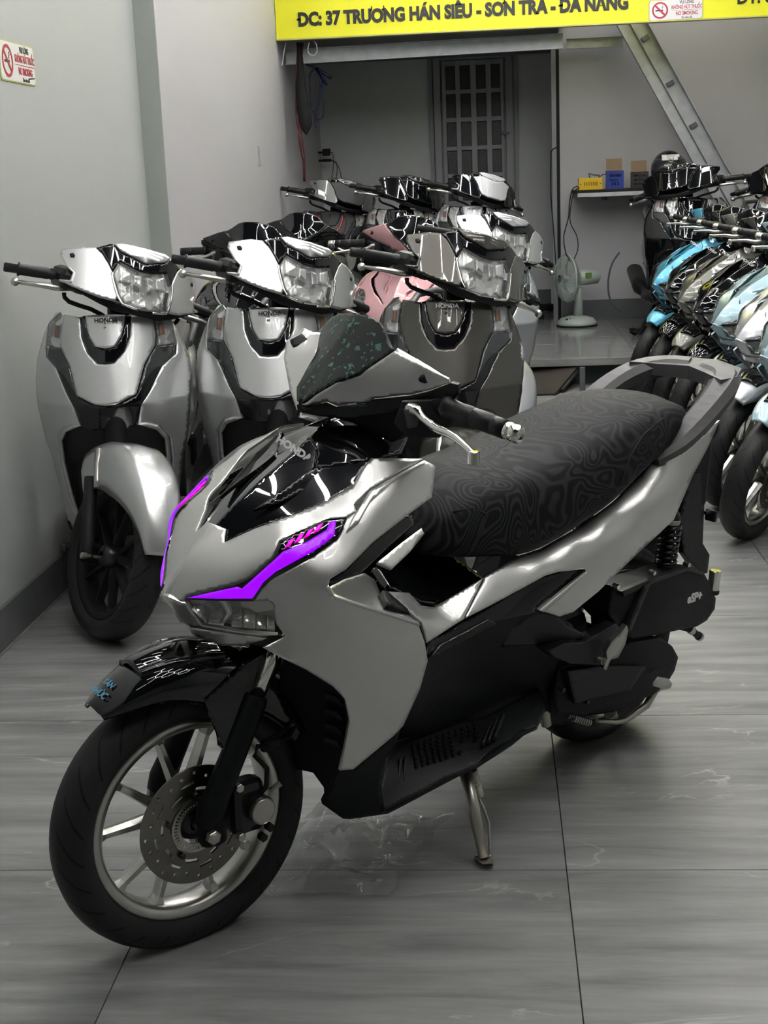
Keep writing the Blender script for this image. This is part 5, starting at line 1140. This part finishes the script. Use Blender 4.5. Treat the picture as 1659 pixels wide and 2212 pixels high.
# ---- fan
fx = on('z', ZP, 1245, 688); fx.y = min(fx.y, 10.85); fb_ = wz(1247, 690, 10.75)
F = thing('table_fan', 'pale green table fan turned to the left on the platform', 'fan', Matrix.Translation((fb_.x, 10.8, ZP)))
s = 1 / (FPX / 10.95)        # metres per pixel there
m = MB(); m.lathe([(0, 0), (41 * s, 0), (42 * s, 8 * s), (34 * s, 17 * s), (14 * s, 22 * s), (0, 22 * s)], (0, 0, 0), (0, 0, 1), 28); link('fan_base', m.mesh('fan_base', 'fan_green'), F)
m = MB(); m.lathe([(41 * s, 0), (43 * s, 1 * s), (42.5 * s, 4 * s), (41 * s, 4 * s)], (0, 0, -.001), (0, 0, 1), 28); link('base_rim', m.mesh('base_rim', 'rubber'), F)
m = MB(); m.tube([(3 * s, 0, 18 * s), (4 * s, 0, 50 * s), (5 * s, 0, 80 * s)], [11 * s, 8.5 * s, 7 * s], 14); link('fan_stem', m.mesh('fan_stem', 'fan_green'), F)
for k in range(3):
    m = MB(); m.cbox(((-22 + 7 * k) * s, -26 * s, 17 * s), (5 * s, 4 * s, 3 * s), .001); link('speed_button', m.mesh('speed_button', 'rubber'), F)
hz2 = 101 * s; hd_ = Vector((-.93, -.36, 0)).normalized(); hc = Vector((18 * s, 0, hz2))
m = MB(); m.lathe([(0, -32 * s), (9 * s, -31 * s), (15 * s, -26 * s), (16.5 * s, 0), (16.5 * s, 14 * s), (13 * s, 17 * s), (0, 17 * s)], hc, hd_, 24); mo = link('motor_housing', m.mesh('motor_housing', 'fan_green'), F)
m = MB(); q = hc + Vector((-.36, .93, 0)).cross(Vector((0, 0, 1))) * 0 + Vector((.36, -.93, 0)) * 16.2 * s; m.box(q + Vector((0, 0, 4 * s)), (14 * s, 1.5 * s, 12 * s), Matrix.Rotation(atan2(hd_.y, hd_.x), 3, 'Z')); link('maker_tag', m.mesh('maker_tag', 'fan_tag'), mo)
gc = hc + hd_ * 42 * s; RR = 49 * s
ga = hd_.orthogonal().normalized(); gb = hd_.cross(ga)
def ringpts(r, off, n=40): return [gc + hd_ * off + (ga * cos(2 * pi * k / n) + gb * sin(2 * pi * k / n)) * r for k in range(n + 1)]
m = MB(); m.tube(ringpts(RR, 0), 2.2 * s, 8, caps=False); link('guard_rim', m.mesh('guard_rim', 'fan_green'), F)
wires = MB()
for k in range(48):
    a = 2 * pi * k / 48; e = ga * cos(a) + gb * sin(a)
    wires.tube([gc + e * 8 * s + hd_ * 16 * s, gc + e * 30 * s + hd_ * 15 * s, gc + e * 44 * s + hd_ * 9 * s, gc + e * RR], .45 * s, 4, caps=False)
    wires.tube([gc + e * 14 * s - hd_ * 17 * s, gc + e * 30 * s - hd_ * 15 * s, gc + e * 44 * s - hd_ * 9 * s, gc + e * RR], .45 * s, 4, caps=False)
o = link('guard_wires', wires.mesh('guard_wires', 'fan_green', fix=False), F); o['kind'] = 'stuff'
for k in range(3):
    bm_ = []
    for i in range(7):
        r = (6 + i * 6) * s; wd = (8 + 13 * sin(pi * min(1, i / 6 + .15))) * s; a = 2 * pi * k / 3; e = ga * cos(a) + gb * sin(a); tt = gb * cos(a) - ga * sin(a)
        bm_.append([gc + e * r - tt * wd * .5 + hd_ * 5 * s, gc + e * r, gc + e * r + tt * wd - hd_ * 5 * s])
    b_ = loft(bm_, 2, False, False, 2); V, F_, fl = thick(b_.v, b_.f, .8 * s); me = new_mesh('fan_blade', V, F_, 'fan_blade', True, fl); link('fan_blade', me, F)
m = MB(); m.lathe([(0, -4 * s), (8 * s, -4 * s), (8 * s, 4 * s), (5 * s, 8 * s), (0, 9 * s)], gc, hd_, 16); link('blade_hub', m.mesh('blade_hub', 'fan_green'), F)
# ---- ramp
ra, rb_, rc, rd = on('y', 8.84, 1120, 787), on('y', 8.84, 1249, 789), on('z', .012, 1199, 850), on('z', .012, 1120, 846)
ra.z = rb_.z = .135; ra = on('z', .135, 1100, 787); rb_ = on('z', .135, 1250, 789); rd.x = ra.x - .02; rd.y = rc.y
R_4 = [ra, rb_, rc, rd]; nrm = (rb_ - ra).cross(rc - ra).normalized()
if nrm.z < 0: nrm = -nrm
t = thing('loading_ramp', 'dark worn wooden ramp leaning on the platform edge', 'ramp', Matrix.Translation(rc))
m = MB(); top = [p - rc for p in R_4]; m.add(top + [p - nrm * .018 for p in top], [(0, 1, 2, 3), (7, 6, 5, 4)] + [(i + 4, (i + 1) % 4 + 4, (i + 1) % 4, i) for i in range(4)]); link('ramp_board', m.mesh('ramp_board', 'wood_dark'), t)
m = MB(); e0, e1 = top[1] * .97 - nrm * .03, top[2] + (top[1] - top[2]) * .25 - nrm * .03; m.tube([e0, e1], .016, 4); link('side_rail', m.mesh('side_rail', 'wood_dark'), t)
p0_, p1_ = on('y', 8.7, 1258, 793), on('y', 8.7, 1258, 828); p1_.z = 0
m = MB(); m.cbox(((p0_.x + p1_.x) / 2 - rc.x, 8.7 - rc.y, p0_.z / 2 - rc.z), (.035, .03, p0_.z), .003); link('ramp_leg', m.mesh('ramp_leg', 'galv_dark'), t)
# ---- cable pile, extension lead, small junk on the platform
for i, (u, v, w_, lab) in enumerate(((1172, 668, .13, 'black coiled cable heap on the platform under the opening edge'), (1385, 718, .09, 'small dark red and black tool lying on the platform'))):
    p = on('z', ZP + .015, u, v + 4); m = MB(); random.seed(i); pts = []
    for k in range(40):
        a = k * .9; pts.append(p + Vector((cos(a) * w_ * (.5 + .5 * random.random()), sin(a) * w_ * .5, random.random() * .05)))
    m.tube(pts, .009, 6); single(('cable_heap', 'small_tool')[i], m, 'rubber', lab, ('cable', 'tool')[i])
for x_, lab in ((1163, 'black power adapter on the platform left of the cable heap'),):
    p = on('z', ZP + .02, x_, 684); m = MB(); m.cbox(p, (.09, .05, .04), .005); single('power_adapter', m, 'rubber', lab, 'adapter')
# wire basket of parts behind the large black scooter
a = on('z', ZP, 1345, 680); b = on('z', ZP, 1440, 672); hb2 = .30
t = thing('wire_basket', 'metal wire rack holding silvery parts behind the large black scooter', 'rack', Matrix.Translation(a))
w = b.x - a.x
for dx in (0, w):
    for dy in (0, .25):
        m = MB(); m.cyl((dx, dy, 0), (dx, dy, hb2), .006, 8); link('rack_post', m.mesh('rack_post', 'galv'), t)
for z_ in (.06, .16):
    m = MB(); m.tube([(0, 0, z_), (w, 0, z_), (w, .25, z_), (0, .25, z_), (0, 0, z_)], .004, 6); link('rack_rail', m.mesh('rack_rail', 'galv'), t)
m = MB(); m.box((w / 2, .125, .055), (w, .25, .004)); link('rack_tray', m.mesh('rack_tray', 'galv_dark'), t)
m = MB(); random.seed(5)
fpts = []; n = 16
for i in range(n + 1):
    for j in range(9): fpts.append(Vector((w * i / n, .02 + .21 * j / 8, .06 + .13 * sin(pi * i / n) * sin(pi * j / 8) * (.7 + .6 * random.random()) + .02 * random.random())))
m.add(fpts, [(i * 9 + j, i * 9 + j + 1, i * 9 + j + 10, i * 9 + j + 9) for i in range(n) for j in range(8)], False)
o = single('bagged_parts', m, 'film', 'crumpled clear bag of small parts in the wire rack', 'bag', Matrix.Translation(a))
cord('grey_hose', [(1338, 545), (1322, 570), (1314, 605), (1316, 640), (1328, 662), (1341, 672)], 10.9, .007, 'galv_dark', 'thin grey hose curving beside the wire rack', 'hose')
# ---- helmet
hp = wz(1446, 372, 10.75); t = thing('helmet', 'dark grey motorcycle helmet behind the large black scooter', 'helmet', Matrix.Translation((hp.x, 10.82, hp.z)))
m = MB(); m.ball((0, 0, .02), .14, 12, (.92, 1.05, 1.0)); link('helmet_shell', m.mesh('helmet_shell', 'gloss'), t)
m = MB(); rr = []
for i in range(9):
    a = radians(-70 + i * 17.5); rr.append([(sin(a) * .138 * k_, -cos(a) * .158 * k_, z_) for z_, k_ in ((-.06, .93), (0, 1.02), (.06, .98), (.1, .8))])
b_ = loft(rr, 2, False, False, 2); V, F_, fl = thick(b_.v, b_.f, .003); link('visor', new_mesh('visor', V, F_, 'smoke_lens', True, fl), t)
me = text_mesh('KYT', .045, 'white_print', .001, sx=1.3, offset=.01); me.transform(Matrix.Translation((.0, -.128, .105)) @ Matrix.Rotation(radians(52), 4, 'X')); me.name = 'lettering'; link('lettering', me, t)
# ---- clear plastic wrapper on the floor
import mathutils.noise as mn
fa, fb2 = on('z', 0, 610, 1790), on('z', 0, 850, 1930); c = on('z', 0, 715, 1850)
vs = []; n, mm_ = 30, 22
for i in range(n + 1):
    for j in range(mm_ + 1):
        x = (i / n - .5) * .36; y = (j / mm_ - .5) * .34; q = Vector((x * 9, y * 9, 3)); hgt = abs(mn.noise(q)) * .085 + .03 * abs(mn.noise(q * 2.7)); ed = min(1, 4 * (1 - max(abs(i / n - .5), abs(j / mm_ - .5)) * 2) + .15)
        wob = 1 + .12 * mn.noise(Vector((i * .3, j * .3, 9)))
        vs.append(Vector((x * wob + .3 * y, y * wob, .003 + hgt * ed)))
m = MB(); m.add(vs, [(i * (mm_ + 1) + j, (i + 1) * (mm_ + 1) + j, (i + 1) * (mm_ + 1) + j + 1, i * (mm_ + 1) + j + 1) for i in range(n) for j in range(mm_)], True)
single('plastic_wrapper', m, 'film', 'clear crumpled plastic wrapper on the floor between front wheel and side stand', 'wrapper', Matrix.Translation(c))
# ceiling honeycomb of light tubes
R_ = .42; cells = []
for i in range(-2, 5):
    for j in range(0, 14):
        cx_ = -.9 + i * 1.5 * R_ * 1.0; cy_ = 1.3 + j * R_ * sqrt(3) + (i % 2) * R_ * sqrt(3) / 2
        cells.append((cx_, cy_))
seg = {}
for cx_, cy_ in cells:
    for k in range(6):
        p = (cx_ + R_ * cos(pi / 3 * k), cy_ + R_ * sin(pi / 3 * k)); q = (cx_ + R_ * cos(pi / 3 * (k + 1)), cy_ + R_ * sin(pi / 3 * (k + 1)))
        key = (round((p[0] + q[0]) / 2, 2), round((p[1] + q[1]) / 2, 2)); seg[key] = (p, q)
lroot = thing('ceiling_light', 'white honeycomb of light tubes hung under the showroom ceiling', 'light')
tb = MB(); tb.box((0, 0, 0), (R_ - .05, .034, .014)); tme = tb.mesh('light_tube', 'tube_light')
hb = MB(); hb.box((0, 0, .015), (R_ - .03, .04, .014)); hme = hb.mesh('tube_holder', 'ceiling_white')
for (p, q) in seg.values():
    mx_, my_ = (p[0] + q[0]) / 2, (p[1] + q[1]) / 2
    if not (-1.0 < mx_ < 3.5 and (my_ < 9.5 or mx_ > .7) and my_ < 10.9): continue
    Mx = Matrix.Translation((mx_, my_, CEIL - .06)) @ Matrix.Rotation(atan2(q[1] - p[1], q[0] - p[0]), 4, 'Z')
    link('light_tube', tme, lroot, Mx)
# ================================================================== machines set out in the showroom
HERO = instance(K, 'motor_scooter', HB, STEER, 'silver and black scooter with lit purple running lights and patterned black seat', 'scooter')
SKIPK = ('guard_sticker', 'cowl_wing', 'position_lamp')
def shift_far(root, name, d):        # the far side of the turned handlebar sits a little higher and closer in
    for o in root.children:
        if o.name.split('.')[0] == name and o.data and sum(v.co.y for v in o.data.vertices) < 0: o.matrix_local = o.matrix_local @ Matrix.Translation(d)
for nm, d in (('grip', (-.05, .10, .01)), ('bar_end', (-.05, .10, .01)), ('bar_stub', (-.03, .05, 0)), ('brake_lever', (0, 0, .055)), ('lever_knob', (0, 0, .055))): shift_far(HERO, nm, d)
def city(x, y, hd, lean, steer, label, mats=None, skip=AL, z=0., group=None, sc=1.):
    return instance(B, 'motor_scooter', pose(x, y, hd, lean, z) @ (Matrix.Scale(sc, 4) if not isinstance(sc, tuple) else Matrix.Diagonal((*sc, 1))), steer, label, 'scooter', group, mats, skip)
SILV = city(-1.185, 3.99, -84, 1, 37, 'silver scooter standing closest to the left wall, black wheel turned, headlight in its handlebar')
city(-.70, 4.05, -86, 1.5, 37, 'silver scooter with a clear headlight between the wall-side silver scooter and the brown-grey one')
city(-.165, 4.10, -89, 1.5, 36, 'dark brown-grey scooter with clear headlight, right of the two silver ones', {'paint': 'brown_grey', 'visor': 'gloss', 'maker_badge': 'white_print'})
city(-.07, 6.0, -91, 2, 35, 'pearl white and silver scooter with clear headlight parked behind the brown-grey one', {'paint': 'light_silver'})
NOL = ('lamp_housing_x',)
def sport(x, y, hd, lean, steer, label, mats=None, skip=SKIPK, group=None, z=0., sc=1.):
    return instance(K, 'motor_scooter', pose(x, y, hd, lean, z) @ (Matrix.Scale(sc, 4) if not isinstance(sc, tuple) else Matrix.Diagonal((*sc, 1))), steer, label, 'scooter', group, mats, skip)
OFFL = {'lit': 'smoke_lens', 'turn': 'lens', 'seat': 'fabricgrey'}
sport(-1.17, 5.9, -94, 4, 12, 'gloss black scooter low behind the gap between the two silver scooters', {**OFFL, 'paint': 'gloss', 'cowl': 'gloss', 'screen': 'gloss', 'lever': 'alloy'}, sc=1.05)
sport(-1.15, 7.5, -92, 4, 10, 'gloss black scooter standing behind the other black one near the wall', {**OFFL, 'paint': 'gloss', 'cowl': 'gloss', 'screen': 'gloss', 'lever': 'alloy'}, sc=1.05)
sport(-.50, 6.0, -100, 4, 14, 'pink and silver scooter with a black windscreen in the middle of the group', {**OFFL, 'paint': 'rose', 'cowl': 'rose', 'hood': 'rose', 'screen': 'gloss', 'maker_badge': 'black_print'}, sc=1.05)
city(-1.10, 9.3, -88, 2, 35, 'dark grey scooter with a red V line on its apron, left in the back row', {'paint': 'paint_grey', 'nose': 'fabricgrey', 'visor': 'gloss', 'apron_centre': 'fabricgrey', 'badge_plate': 'fabricgrey', 'collar_trim': 'fabricgrey', 'apron_lamp': 'fabricgrey'}, HL2, z=ZP, sc=(1, 1.12, 1))
city(-.62, 9.15, -88, 2, 35, 'gloss black scooter in the back row between the grey and the white one', {'paint': 'gloss', 'nose': 'gloss'}, HL, z=ZP, sc=(1, 1.12, 1))
city(-.14, 9.15, -88, 2, 35, 'white scooter with black handlebar cowl, right in the back row', {'paint': 'pearl_white', 'nose': 'pearl_white', 'visor': 'gloss', 'apron_centre': 'gloss', 'cowl_side': 'gloss'}, HL, z=ZP, sc=(1, 1.12, 1))
ROW = [(5.02, 'pale_blue', 'pale blue scooter at the near end of the right-hand row, cut by the frame'), (5.53, 'light_silver', 'silver scooter second from the near end of the right-hand row'), (6.1, 'pale_blue', 'pale grey-blue scooter third from the near end of the right-hand row'),
       (6.65, 'gloss', 'black scooter fourth from the near end of the right-hand row'), (7.2, 'khaki', 'grey scooter in the right-hand row between two black ones'), (7.75, 'gloss', 'black scooter second from the far end of the right-hand row'), (8.35, 'sky_blue', 'bright blue scooter at the far end of the right-hand row')]
for y, c, lab in ROW:
    gd_ = c
    sport(.94, y, -152, 5, 28, lab, {**OFFL, 'paint': c, 'cowl': c, 'guard': c, 'hood': c, 'screen': 'gloss', 'seat': 'fabricgrey', 'lever': 'alloy'})
city(1.26, 9.2, -90, 4, -34, 'large gloss black scooter on the platform beside the wall shelf', {'paint': 'gloss', 'nose': 'gloss'}, HL, z=ZP, sc=(1, 1.2, 1))
city(1.93, 9.2, -92, 4, -30, 'gloss black scooter on the platform at the right edge, behind the row', {'paint': 'gloss', 'nose': 'gloss'}, HL, z=ZP, sc=(1, 1.2, 1))

for o in bpy.data.objects:
    if o.parent is None and o.get('category') == 'scooter' and o is not HERO:
        if 'row' in o['label'] and 'right-hand' in o['label'] and 'platform' not in o['label']: o['group'] = 'scooters in the slanted row on the right'
        elif 'platform' in o['label']: o['group'] = 'black scooters on the platform by the rear wall'
        elif 'back row' in o['label']: o['group'] = 'scooters in the back row on the platform'
        else: o['group'] = 'scooters parked in the left half of the showroom'
    elif o.parent is None and o.name.startswith('power_cable'): o['group'] = 'black cables near the shelf'
    elif o.parent is None and o.name.startswith('red_cord'): o['group'] = 'red cords hanging by the left wall'
    elif o.parent is None and o.name.startswith('thin_cord'): o['group'] = 'cords of the plug adapters'
    elif o.parent is None and o.name.startswith('battery_box'): o['group'] = 'open battery cartons on the shelf'
